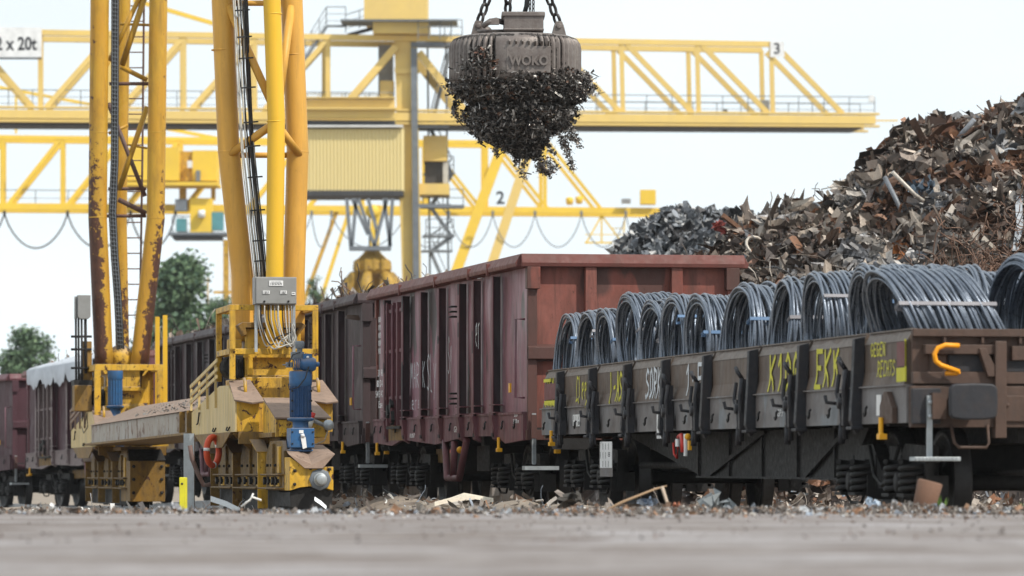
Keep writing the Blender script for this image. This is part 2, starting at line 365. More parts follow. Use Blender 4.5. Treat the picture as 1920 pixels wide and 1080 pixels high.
# rails: each running rail a strip with head and foot, following the yard
def rail(off, y0, y1, z, name='track_rail', fx=track_x, fz=track_z):
    m = MB(); pts = []
    y = y0
    while y <= y1: pts.append(Vector((fx(y) + off, y, (fz(y) if fz else 0) + z))); y += 2
    for p, q in zip(pts, pts[1:]):
        m.bar(p - Vector((0, 0, .02)), q - Vector((0, 0, .02)), .07, .04); m.bar(p - Vector((0, 0, .1)), q - Vector((0, 0, .1)), .025, .12)
        m.bar(p - Vector((0, 0, .16)), q - Vector((0, 0, .16)), .14, .02)
    return tag(m.build(name, 'rail'), kind='structure')
rail(.66, 20, 140, 0); rail(2.16, 20, 140, 0)
cx_ = lambda y: -2.5 - .18 * (y - 58)
cz_ = lambda y: (.02 if y < 60 else .02 - .2 * smooth(60, 80, y))
rail(0, 41, 110, .0, 'crane_rail', cx_, cz_)
# low retaining wall behind the tracks
wl = MB(); A, B = Vector((11.5, 71, 0)), Vector((-3.4, 92, 0)); nseg = 14
for i in range(nseg):
    p, q = A.lerp(B, i / nseg), A.lerp(B, (i + .985) / nseg)
    wl.bar(p + Vector((0, 0, .1)), q + Vector((0, 0, .1)), .3, .86 + .02 * (i % 3), wear=.0 if i % 3 else .12)
    wl.bar(p + Vector((-.1, -.2, .1)), p + Vector((-.1, -.2, .6)), .14, .1)
tag(wl.build('retaining_wall', 'wall'), 'low stained concrete wall seen under the wagons behind the tracks', 'wall')
# ---------------------------------------------------------------- scrap shards
def shard(m, c, s, col, r, kind=None, nrm=None):
    c = Vector(c); kind = kind or r.choice(('sheet', 'sheet', 'strip', 'strip', 'wire', 'chip'))
    rot = Matrix.Rotation(r.uniform(0, 6.28), 3, 'Z') @ Matrix.Rotation(r.uniform(-1.4, 1.4), 3, 'X') @ Matrix.Rotation(r.uniform(0, 6.28), 3, 'Y')
    if kind == 'sheet':
        nx, ny = 3, 3; vs = []; L1, L2 = s * r.uniform(.7, 1.4), s * r.uniform(.35, .8); bend = r.uniform(-1, 1)
        for i in range(nx):
            for j in range(ny):
                u, v = i / (nx - 1) - .5, j / (ny - 1) - .5
                p = Vector((u * L1 * r.uniform(.7, 1.25), v * L2 * r.uniform(.6, 1.3), (bend * (u * u) + r.uniform(-.18, .18)) * s)); vs.append(c + rot @ p)
        m.add(vs, [(i * ny + j, (i + 1) * ny + j, (i + 1) * ny + j + 1, i * ny + j + 1) for i in range(nx - 1) for j in range(ny - 1)], col=col)
    elif kind == 'strip':
        n = 5; Ls = s * r.uniform(1.2, 2.6); wd = s * r.uniform(.08, .22); k1, k2 = r.uniform(-1.2, 1.2), r.uniform(-1, 1); vs = []; tw = r.uniform(-2, 2)
        for i in range(n):
            u = i / (n - 1) - .5; b = Vector((u * Ls, k1 * u * u * s + r.uniform(-.05, .05) * s, k2 * u * u * s))
            e = Vector((0, math.cos(tw * u), math.sin(tw * u))) * wd
            vs += [c + rot @ (b - e), c + rot @ (b + e)]
        m.add(vs, [(2 * i, 2 * i + 2, 2 * i + 3, 2 * i + 1) for i in range(n - 1)], col=col)
    elif kind == 'crump':
        n = 4; vs = []; k1, k2, k3 = r.uniform(-1.6, 1.6), r.uniform(-1.6, 1.6), r.uniform(-1, 1); wd = r.uniform(.35, .8)
        for i in range(n):
            for j in range(n):
                u, v = i / (n - 1) - .5, j / (n - 1) - .5
                vs.append(c + rot @ (Vector((u * (1 + .3 * r.uniform(-1, 1)), v * wd * (1 + .4 * r.uniform(-1, 1)), k1 * u * u + k2 * v * v + k3 * u * v + r.uniform(-.12, .12))) * s * 1.3))
        m.add(vs, [(i * n + j, (i + 1) * n + j, (i + 1) * n + j + 1, i * n + j + 1) for i in range(n - 1) for j in range(n - 1)], col=col)
    elif kind == 'wire':
        n = 6; p = Vector(); d = Vector((1, 0, 0)); pts = []
        for i in range(n):
            pts.append(c + rot @ p); d = (d + Vector((r.uniform(-.6, .6), r.uniform(-.6, .6), r.uniform(-.6, .6)))).normalized(); p = p + d * s * .4
        m.tube(pts, s * .03, n=3, col=col)
    else:
        m.obox(c, s * r.uniform(.3, .7), s * r.uniform(.2, .5), s * r.uniform(.05, .3), (rot.to_euler()), col=col)
PAL = [(.10, .08, .068)] * 5 + [(.17, .14, .12)] * 7 + [(.28, .24, .205)] * 6 + [(.085, .052, .038)] * 4 + [(.16, .075, .04)] * 2 + [(.38, .34, .30)] * 3 + [(.05, .042, .04)] * 5 + [(.14, .15, .17), (.48, .44, .40), (.18, .10, .07)]
def jit(c, r, k=.3): f = r.uniform(1 - k, 1 + k); return tuple(min(.9, x * f) for x in c)
def interp(pts, x):
    if x <= pts[0][0]: return pts[0][1]
    for (a, b), (c, d) in zip(pts, pts[1:]):
        if x <= c: return b + (d - b) * (x - a) / (c - a)
    return pts[-1][1]
RIDGE = [(.5, 0), (1.4, 1.5), (2.3, 2.9), (3.0, 3.85), (3.5, 4.35), (4.05, 4.62), (4.57, 4.85), (5.17, 4.95), (5.86, 5.4), (6.38, 5.9), (6.64, 6.1), (7.24, 6.35), (8.3, 6.5), (9.6, 7.1), (12, 7.6), (15, 7), (20, 3), (22, .3)]
def pile_z(x, y):
    foot = 66.5 - .45 * max(0, x - 3); f = max(0., min(1., (y - foot) / (77 - foot)))
    if y > 79: f = max(0, 1 - (y - 79) / 9)
    z = interp(RIDGE, x) * f ** .62
    return z + .35 * mn.noise(Vector((x * .55, y * .45, z * .3))) * min(1, z) + .12 * mn.noise(Vector((x * 1.7, y * 1.5, 2))) - .1
def pile_ridge_check(): pass
pm = MB(); rp = random.Random(3)
nx, ny = 90, 60
for j in range(ny + 1):
    for i in range(nx + 1):
        x = 1 + i * 21 / nx; y = 60 + j * 29 / ny; pm.v.append((x, y, pile_z(x, y) - .12 + .1 * rp.uniform(-1, 1))); pm.w.append(0)
for j in range(ny):
    for i in range(nx): a = j * (nx + 1) + i; pm.f.append((a, a + 1, a + nx + 2, a + nx + 1)); pm.c.append((.045, .034, .03)); pm.sm.append(False)
for i in range(40000):
    x = rp.uniform(1.6, 10.5) if i % 8 else rp.uniform(10, 20); y = rp.uniform(61, 78.5) if i % 12 else rp.uniform(78, 87)
    if pile_z(x, y) < .25: continue
    z = pile_z(x, y); big = rp.random()
    if y > 75 and y < 80 and big > .97: z += .1
    s = .045 + .30 * big ** 3.8
    cl = mn.noise(Vector((x * .9, y * .7, z * .9)))
    col = rp.choice(PAL)
    if cl > .25: col = rp.choice([(.14, .07, .04), (.11, .06, .04), (.09, .055, .04), (.17, .09, .055)])
    elif cl < -.3: col = rp.choice([(.15, .16, .18), (.28, .28, .29), (.2, .18, .165), (.40, .38, .36)])
    shard(pm, (x, y, z + rp.uniform(-.08, .1)), s, jit(col, rp, .45), rp, rp.choice(('sheet', 'crump', 'crump', 'strip', 'strip', 'strip', 'strip', 'wire')))
for i in range(26):     # long wires and bars poking out along the crest
    x = rp.uniform(3, 9.5); y = rp.uniform(76, 78.5); shard(pm, (x, y, pile_z(x, y) + .12), rp.uniform(.12, .32), jit((.06, .045, .04), rp), rp, 'wire')
for i in range(90):     # pipes, angle bars and rims lying in the heap
    x = rp.uniform(3, 10); y = rp.uniform(63, 77.5); c = Vector((x, y, pile_z(x, y) + .04))
    if c.z < .5: continue
    d = Vector((rp.uniform(-1, 1), rp.uniform(-.4, .4), rp.uniform(-.7, .7))).normalized() * rp.uniform(.25, .75); col = jit(rp.choice([(.10, .07, .055), (.24, .20, .17), (.15, .08, .05), (.4, .37, .33), (.2, .22, .25)]), rp)
    k = i % 4
    if k == 0: pm.tube([c - d, c + d * .3, c + d + Vector((0, 0, rp.uniform(-.1, .1)))], rp.uniform(.02, .045), 8, col=col)
    elif k == 1: pm.bar(c - d, c + d, .10, .008, col=col); pm.bar(c - d + Vector((0, 0, .04)), c + d + Vector((0, 0, .04)), .008, .08, col=col)
    elif k == 2:
        a, b2 = d.normalized(), d.orthogonal().normalized(); rr = rp.uniform(.12, .2); pm.tube([c + (a * math.cos(t) + b2 * math.sin(t)) * rr for t in [i2 * .449 for i2 in range(14)]], .025, 6, closed=True, col=col)
    else: ribbon_pts = [c + d * (t - .5) * 2 + Vector((0, 0, .12 * math.sin(t * 5 + i))) for t in (0, .2, .4, .6, .8, 1)]; [pm.bar(p1, p2, .09, .006, col=col) for p1, p2 in zip(ribbon_pts, ribbon_pts[1:])]
for i in range(1200):   # rebar tangle
    x = rp.gauss(7.2, .8); y = rp.gauss(69.5, .8); shard(pm, (x, y, pile_z(x, y) + .05), rp.uniform(.15, .4), jit((.14, .08, .055), rp), rp, 'wire')
tag(pm.build('scrap_pile', 'scrap'), 'huge heap of rusty brown and grey shredded scrap behind the flat wagon', 'scrap heap', kind='stuff')
# bluish heap further back
bm_ = MB(); BR = [(-2.2, 0), (0, 2.8), (1.9, 4.7), (2.35, 5.3), (2.9, 5.9), (3.4, 6.15), (4.2, 6.2), (5, 6.1), (7, 5.8), (9, 5), (13, 0)]
def bz(x, y): return interp(BR, x) * max(0, 1 - ((y - 101) / 9) ** 2) ** .5 + .3 * mn.noise(Vector((x, y, 4)))
for j in range(21):
    for i in range(31):
        x, y = -2.4 + i * 16 / 30, 92 + j * 18 / 20; bm_.v.append((x, y, bz(x, y) - .35)); bm_.w.append(0)
for j in range(20):
    for i in range(30): a = j * 31 + i; bm_.f.append((a, a + 1, a + 32, a + 31)); bm_.c.append((.06, .07, .09)); bm_.sm.append(False)
for i in range(6500):
    x, y = (rp.uniform(1.7, 7) if i % 5 else rp.uniform(-2, 9)), rp.uniform(92.2, 104)
    shard(bm_, (x, y, bz(x, y) - .1), rp.uniform(.10, .34), jit(rp.choice([(.15, .165, .19), (.09, .10, .115), (.24, .26, .29), (.38, .39, .40), (.05, .05, .055)]), rp), rp, rp.choice(('crump', 'crump', 'strip')))
tag(bm_.build('scrap_pile', 'scrap'), 'bluish grey heap of crumpled sheet metal behind the red wagon rim', 'scrap heap', kind='stuff')
# single large pieces on the big heap
def piece(name, label, build, m='scrap', **k):
    b = MB(); build(b); return tag(b.build(name, m), label, 'scrap piece', **k)
def at_pile(px, py, Y): p = P(px, py, Y); return p
def ribbon(b, pts, wd, col, th=.02, side=(0, .5, .8)):
    sd_ = Vector(side).normalized() * wd / 2; pts = [Vector(p) for p in pts]; vs = []
    for p in pts: vs += [p - sd_, p + sd_]
    n = len(pts); fs = [(2 * i, 2 * i + 2, 2 * i + 3, 2 * i + 1) for i in range(n - 1)]
    b.add(vs, fs, col=col); b.add([v + Vector((0, -th, 0)) for v in vs], [f[::-1] for f in fs], col=col)
def pile_hit(px, py):
    """first point of the heap seen at this picture place"""
    Y = 60.
    while Y < 90:
        p = P(px, py, Y)
        if pile_z(p.x, p.y) > p.z: return P(px, py, Y - .25)
        Y += .1
    return P(px, py, 77)
piece('metal_box', 'dark brown rusty box section standing on the crest of the big heap', lambda b: (b.obox(pile_hit(1752, 240), .32, .3, .34, Matrix.Rotation(.2, 3, 'Y').to_euler(), col=(.05, .028, .02)), b.obox(pile_hit(1778, 246) + Vector((0, .1, 0)), .25, .3, .26, Matrix.Rotation(-.5, 3, 'Y').to_euler(), col=(.16, .06, .03))))
piece('metal_strip', 'long pale bent strip lying just below the crest of the big heap', lambda b: ribbon(b, [pile_hit(x, y) for x, y in ((1795, 226), (1815, 232), (1850, 226), (1880, 222), (1905, 230))], .09, (.42, .38, .34)))
piece('metal_strip', 'pale grey strip hanging straight down at the right edge of the heap', lambda b: ribbon(b, [pile_hit(x, y) for x, y in ((1918, 340), (1910, 385), (1912, 420), (1904, 470))], .11, (.38, .41, .45), side=(1, .2, 0)))
piece('metal_strip', 'short pale upright strip below the brown box section', lambda b: ribbon(b, [pile_hit(x, y) for x, y in ((1805, 246), (1798, 270), (1796, 285))], .09, (.45, .41, .37), side=(1, .2, 0)))
piece('sheet_scrap', 'crumpled light blue sheet in the middle of the big heap', lambda b: [shard(b, pile_hit(1735 + rp.uniform(-22, 25), 357 + rp.uniform(-14, 14)) + Vector((0, -.05, 0)), .24, jit((.15, .21, .28), rp), rp, 'sheet') for _ in range(14)])
piece('sheet_scrap', 'orange rusty torn sheet low on the big heap above the coils', lambda b: [shard(b, pile_hit(1690 + rp.uniform(-10, 10), 478 + rp.uniform(-25, 15)) + Vector((0, -.05, 0)), .26, jit((.36, .14, .05), rp), rp, 'sheet') for _ in range(8)])
piece('sheet_scrap', 'red scrap sheet at the left end of the big heap', lambda b: [shard(b, pile_hit(1350 + rp.uniform(-8, 10), 430 + rp.uniform(-8, 8)) + Vector((0, -.1, .02)), .2, (.25, .045, .035), rp, 'sheet') for _ in range(5)])
piece('steel_bar', 'pale diagonal bar sticking out at the upper right of the heap', lambda b: ribbon(b, [pile_hit(x, y) for x, y in ((1882, 312), (1895, 290), (1902, 282))], .1, (.5, .46, .4), side=(1, .3, .2)))
# ---------------------------------------------------------------- debris on the ground
dm = MB(); rd = random.Random(11)
DP = [(.22, .19, .17)] * 5 + [(.10, .085, .075)] * 6 + [(.27, .16, .10)] * 2 + [(.15, .09, .06)] * 2 + [(.40, .37, .34)] * 2 + [(.45, .47, .50), (.28, .32, .38)]
for i in range(14000):
    y = 35.2 + 9 * rd.random() ** 1.8; x = rd.uniform(-5.2, 6) * y / 38
    if i % 5 == 0: y = 35.8 - 5 * rd.random() ** 2.2; x = rd.uniform(-1.5, 6) * y / 38
    dens = smooth(-1.5, 2.5, x) * .8 + .2
    if rd.random() > dens: continue
    s = .010 + .036 * rd.random() ** 3
    shard(dm, (x, y, gz(x, y) + s * .2 + (.05 * dens if 35 < y < 42 else 0) * rd.random()), s * 1.6, jit(rd.choice(DP), rd), rd, rd.choice(('chip', 'chip', 'sheet')))
for i in range(5000):
    y = rd.uniform(42, 75); x = rd.uniform(-9, 10); s = .02 + .10 * rd.random() ** 3
    if i % 4 == 0: x = track_x(y) - rd.gauss(1.2, .6)
    shard(dm, (x, y, gz(x, y) + s * .2), s * 1.5, jit(rd.choice(DP + [(.6, .6, .58)]), rd), rd)
for i in range(2500):   # behind the flat wagon, at the foot of the wall and heap
    y = rd.uniform(55, 68); x = rd.uniform(2.6, 9); s = .03 + .14 * rd.random() ** 2.5
    shard(dm, (x, y, gz(x, y) + .05 + .25 * smooth(55, 66, y) * rd.random()), s * 1.4, jit(rd.choice(PAL + [(.5, .5, .5), (.25, .3, .36)]), rd), rd)
for i in range(1800):   # left of the crane feet
    y = rd.uniform(42, 78); x = rd.uniform(-9.5, -2.2) ; s = .02 + .10 * rd.random() ** 2.5
    shard(dm, (x, y, gz(x, y) + s * .3), s * 1.5, jit(rd.choice([(.12, .11, .11), (.3, .29, .28), (.55, .55, .55), (.2, .13, .09)]), rd), rd)
tag(dm.build('debris', 'stone'), 'stones, chips and metal crumbs strewn between the pavement edge and the tracks', 'debris', kind='stuff')
GL = 'loose scrap pieces on the ground'
def lump(name, label, px, py, Y, s, col, n, kinds=('sheet',), m='stone', cat='scrap piece', spread=.5):
    b = MB(); c = P(px, py, Y)
    for _ in range(n): shard(b, c + Vector((rd.uniform(-spread, spread) * s, rd.uniform(-.3, .3) * s, rd.uniform(-.15, .2) * s)), s * rd.uniform(.6, 1.1), jit(col, rd, .2), rd, rd.choice(kinds))
    return tag(b.build(name, m), label, cat, GL)
lump('sheet_scrap', 'dark crumpled sheet on the ground below the far bogie of the flat wagon', 1080, 940, 44, .22, (.05, .045, .04), 6)
lump('sheet_scrap', 'pale blue crumpled sheet in front of the wheels at the right', 1638, 945, 38.5, .12, (.42, .50, .60), 7)
lump('sheet_scrap', 'flat grey sheet scrap under the middle of the flat wagon', 1350, 948, 42, .24, (.26, .29, .31), 6)
lump('sheet_scrap', 'small blue grey crumple beside the leaning stick', 1215, 943, 42, .12, (.25, .30, .38), 7)
lump('stone', 'tan stone lying behind the flat wagon near its right bogie', 1560, 928, 58, .17, (.34, .25, .19), 3, ('chip',))
lump('sheet_scrap', 'crumpled tinfoil lump on the ground left of the yellow post', 312, 958, 37, .12, (.5, .5, .52), 8)
lump('sheet_scrap', 'white plastic crumple on the ground left of the crane foot', 85, 962, 40, .15, (.6, .6, .6), 7)
lump('stone', 'reddish brown lump at the right among the litter', 1265, 948, 37, .09, (.30, .11, .06), 5, ('chip',))
b = MB(); c = P(1737, 935, 36.2)
b.lathe([(.001, -.13), (.085, -.13), (.09, -.05), (.10, .12), (.085, .13), (.06, .0), (.001, -.02)], (0, 0, 0), n=20, col=(.16, .085, .055))
o = tag(b.build('rusty_can', 'stone'), 'blurred rusty brown can tilted in the litter in front of the right wheel', 'can'); o.location = c + Vector((0, 0, .01)); o.rotation_euler = (0, R(14), 0)
b = MB(); b.tube([P(1120, 966, 38), P(1165, 942, 38), P(1228, 917, 38.3), P(1250, 911, 38.4)], [.012, .012, .01, .006], 6, col=(.30, .20, .12))
tag(b.build('stick', 'stone'), 'long thin brown stick lying obliquely in front of the flat wagon wheels', 'stick', GL)
b = MB(); b.tube([P(1241, 912, 37), P(1250, 940, 37), P(1262, 965, 36.8)], [.016, .014, .01], 6, col=(.45, .36, .28))
tag(b.build('stick', 'stone'), 'short pale stick leaning across the long brown one', 'stick', GL)
b = MB(); ribbon(b, [P(815, 945, 54), P(845, 937, 54), (P(870, 928, 54)), P(925, 938, 54)], .06, (.62, .56, .46)); ribbon(b, [P(822, 943, 53.8), P(860, 936, 53.8), P(890, 933, 53.8)], .05, (.6, .52, .42))
tag(b.build('plank', 'stone'), 'splintered pale plank lying beside the rail under the red wagon', 'plank', GL)
b = MB(); ribbon(b, [P(395, 935, 50), P(425, 945, 49.5), P(450, 958, 49)], .07, (.5, .53, .55))
tag(b.build('sheet_scrap', 'stone'), 'pale metal strip lying at the foot of the near crane truck', 'scrap piece', GL)
b = MB(); b.tube([P(452, 950, 45), P(468, 938, 45), P(473, 932, 45), P(490, 938, 45)], .012, 6, col=(.7, .7, .68)); b.tube([P(468, 940, 45), P(475, 925, 45)], .01, 6, col=(.7, .7, .68))
tag(b.build('wire_scrap', 'stone'), 'white forked wire standing in front of the near crane truck', 'wire', GL)
b = MB(); ribbon(b, [P(590, 935, 50), P(602, 943, 50), P(612, 952, 50)], .05, (.7, .7, .7))
tag(b.build('sheet_scrap', 'galv'), 'shiny crumpled strip below the right end of the near crane truck', 'scrap piece', GL)
em = MB()
for i in range(7000):   # litter swept up along the pavement edge
    x = rd.uniform(-4.6, 5.2); y = 35.5 + rd.gauss(0, .55); hgt = .02 + .07 * smooth(-1.5, 3, x) * (.5 + mn.noise(Vector((x * 1.5, 0, 5))))
    s = .008 + .03 * rd.random() ** 2.5
    shard(em, (x, y, .2 + rd.random() * max(.01, hgt)), s * 1.7, jit(rd.choice(DP), rd), rd, rd.choice(('chip', 'chip', 'sheet', 'crump')))
for i in range(420):
    y = rd.uniform(20, 35); x = rd.uniform(-.12, .12) * y
    shard(em, (x, y, .21), rd.uniform(.008, .035) * (1.6 if i % 40 == 0 else 1), jit(rd.choice([(.07, .055, .05), (.2, .17, .15), (.12, .07, .05)]), rd), rd, 'chip')
tag(em.build('litter', 'stone'), 'fine brown and grey grit and chips lying on the edge of the pavement', 'litter', kind='stuff')
# weeds
def weed(px, py, Y, s, label, n=16):
    b = MB(); c = P(px, py, Y)
    for i in range(n):
        a = rd.uniform(0, 6.28); l = s * rd.uniform(.4, 1); e = c + Vector((math.cos(a) * l * .35, math.sin(a) * l * .3, l)); mdl = (c + e) / 2 + Vector((0, 0, l * .1))
        sd_ = Vector((math.sin(a), -math.cos(a), 0)) * s * .05
        b.add([c - sd_ * .4, c + sd_ * .4, mdl + sd_, mdl - sd_, e], [(0, 1, 2, 3), (3, 2, 4)], col=jit((.09, .17, .035), rd))
    tag(b.build('weed', 'leaf'), label, 'plant')
weed(1767, 972, 37.2, .24, 'thin green weed growing beside the rusty can'); weed(1918, 965, 37.2, .12, 'bright green weed at the right edge of the litter', 24)
# ---------------------------------------------------------------- trees
def tree(px, py_top, py_base, Y, wpx, seed, label, dens=2600, cone=False):
    r = random.Random(seed); base = P(px, 890, Y); base.z = -.3; top = P(px, py_top, Y).z; W_ = wpx * Y / FP / 2
    H = top - base.z; e = empty('tree', base); tag(e, label, 'tree')
    t = MB(); t.tube([(0, 0, 0), (.1, 0, H * .35), (0, .1, H * .7), (0, 0, H * .9)], [H * .022, H * .018, H * .01, H * .004], 8)
    cl = []
    for i in range(110):
        h = r.uniform(.12, .95); a = r.uniform(0, 6.28)
        prof = max(0., math.sin(math.pi * min(1, max(.02, h - .06) / .94) ** .8)) ** .6
        q = Vector((math.cos(a), math.sin(a), 0)) * W_ * prof * r.uniform(.35, 1.0) + Vector((0, 0, h * H)); cl.append((q, r.uniform(.22, .38) * W_))
        t.tube([(0, 0, max(.25, h - .22) * H), q * .5 + Vector((0, 0, h * H * .5 - .02 * H)), q], [H * .007, H * .004, H * .001], 5)
    t.build('trunk', 'bark', e)
    c = MB()
    for i in range(dens):
        q, rr = r.choice(cl); d = Vector((r.gauss(0, 1), r.gauss(0, 1), r.gauss(0, .8))).normalized() * rr * r.uniform(.2, 1.1); p = q + d
        s = W_ * r.uniform(.03, .06); rot = Matrix.Rotation(r.uniform(0, 6.28), 3, 'Z') @ Matrix.Rotation(r.uniform(-1.5, 1.5), 3, 'X')
        k = r.choice([(.055, .095, .045), (.075, .125, .06), (.045, .08, .045), (.095, .145, .07)])
        c.add([p + rot @ Vector(v) * s for v in ((-1, -.5, 0), (.2, -.8, .2), (1, .1, 0), (.1, .9, -.2))], [(0, 1, 2, 3)], col=jit(k, r, .25))
    c.build('crown', 'leaf', e)
tree(52, 606, 700, 230, 135, 1, 'round green tree standing alone at the far left', 12000)
tree(346, 470, 640, 230, 205, 2, 'tall broad tree between the two legs of the near crane', 20000)
tree(592, 493, 640, 240, 62, 3, 'narrow tree half hidden by the right leg of the near crane', 8000)
tree(412, 548, 640, 250, 110, 5, 'low bushy tree beside the tall broad one', 11000)
# ---------------------------------------------------------------- open goods wagons
def bogie(parent, d0, a0=1.0, name='bogie'):
    """two-axle truck: frame (with spring pots) and four wheels; a0 = half gauge to the side frame"""
    f = MB()
    for s in (-1, 1):
        x = s * a0
        f.prism([(d0 - 1.35, .62), (d0 - 1.3, .78), (d0 - .6, .80), (d0 - .25, .56), (d0 + .25, .56), (d0 + .6, .80), (d0 + 1.3, .78), (d0 + 1.35, .62), (d0 + .75, .62), (d0 + .38, .40), (d0 - .38, .40), (d0 - .75, .62)], 0, x - .06, x + .06)
        for k in (-1, 1):
            yc = d0 + k * .9
            f.box(x - .1, x + .12 * (1 if s > 0 else 1), yc - .16, yc + .16, .40, .66); f.lathe([(.001, -.1), (.085, -.1), (.085, .1), (.001, .1)], (x + s * .12, yc, .46), ax=0, n=14)
            for q in (-.27, .27):           # coil springs
                pts = [(x + s * .13 + .11 * math.cos(t * .7), yc + q + .11 * math.sin(t * .7), .37 + .27 * t / 40) for t in range(41)]
                f.tube(pts, .026, 6)
                f.box(min(x, x + s * .25), max(x, x + s * .25), yc + q - .13, yc + q + .13, .335, .365)
            f.box(min(x, x + s * .07), max(x, x + s * .07), yc - .46, yc - .41, .34, .70); f.box(min(x, x + s * .09), max(x, x + s * .09), yc - .11, yc + .11, .38, .66); f.box(x - .14, x + .14, yc - .44, yc - .40, .30, .52); f.box(min(x, x + s * .07), max(x, x + s * .07), yc + .41, yc + .46, .34, .70)
            f.tube([(x + s * .14, yc - .34, .5), (x + s * .15, yc - .34, .34), (x + s * .14, yc - .2, .27), (x + s * .14, yc + .2, .27), (x + s * .15, yc + .34, .34), (x + s * .14, yc + .34, .5)], .016, 5)
        f.tube([(x + s * .1, d0 - .55, .78), (x + s * .12, d0 - .3, .52), (x + s * .12, d0, .43), (x + s * .12, d0 + .3, .52), (x + s * .1, d0 + .55, .78)], .02, 5)
    f.box(-a0, a0, d0 - .22, d0 + .22, .45, .78)
    for k in (-1, 1): f.lathe([(.001, -1.0), (.075, -1.0), (.075, 1.0), (.001, 1.0)], (0, d0 + k * .9, .46), ax=0, n=12)
    fo = f.build(name, 'dkst', parent)
    for k in (-1, 1):
        for s in (-1, 1):
            w_ = MB(); c = (s * .75, d0 + k * .9, .46)
            o_ = s * .068
            w_.lathe([(.05, -.03), (.12, -.05), (.16, -.012), (.34, .012), (.40, -.05), (.455, -.06), (.46, .055), (.495, .066), (.495, .09), (.40, .09), (.34, .03), (.16, .03), (.12, .06), (.05, .06)] if s < 0 else
                     [(.05, .03), (.12, .05), (.16, .012), (.34, -.012), (.40, .05), (.455, .06), (.46, -.055), (.495, -.066), (.495, -.09), (.40, -.09), (.34, -.03), (.16, -.03), (.12, -.06), (.05, -.06)], c, ax=0, n=40)
            wo_ = w_.build('wheel', 'wheel', fo)
def ring_hook(b, x, y, z, r=.05):
    b.tube([(x, y, z + r), (x - .02, y - r, z + r * .6), (x - .02, y - r, z - r * .6), (x - .02, y, z - r), (x - .02, y + r * .8, z - r * .5)], .012, 5)
def tow_handle(parent, x, y, z, m='hooky'):
    b = MB(); b.tube([(x, y, z + .16), (x, y, z + .02), (x, y - .03, z), (x, y - .06, z + .01)], .022, 8); b.box(x - .035, x + .035, y - .09, y + .02, z - .03, z + .02)
    b.build('pull_handle', m, parent, .005)
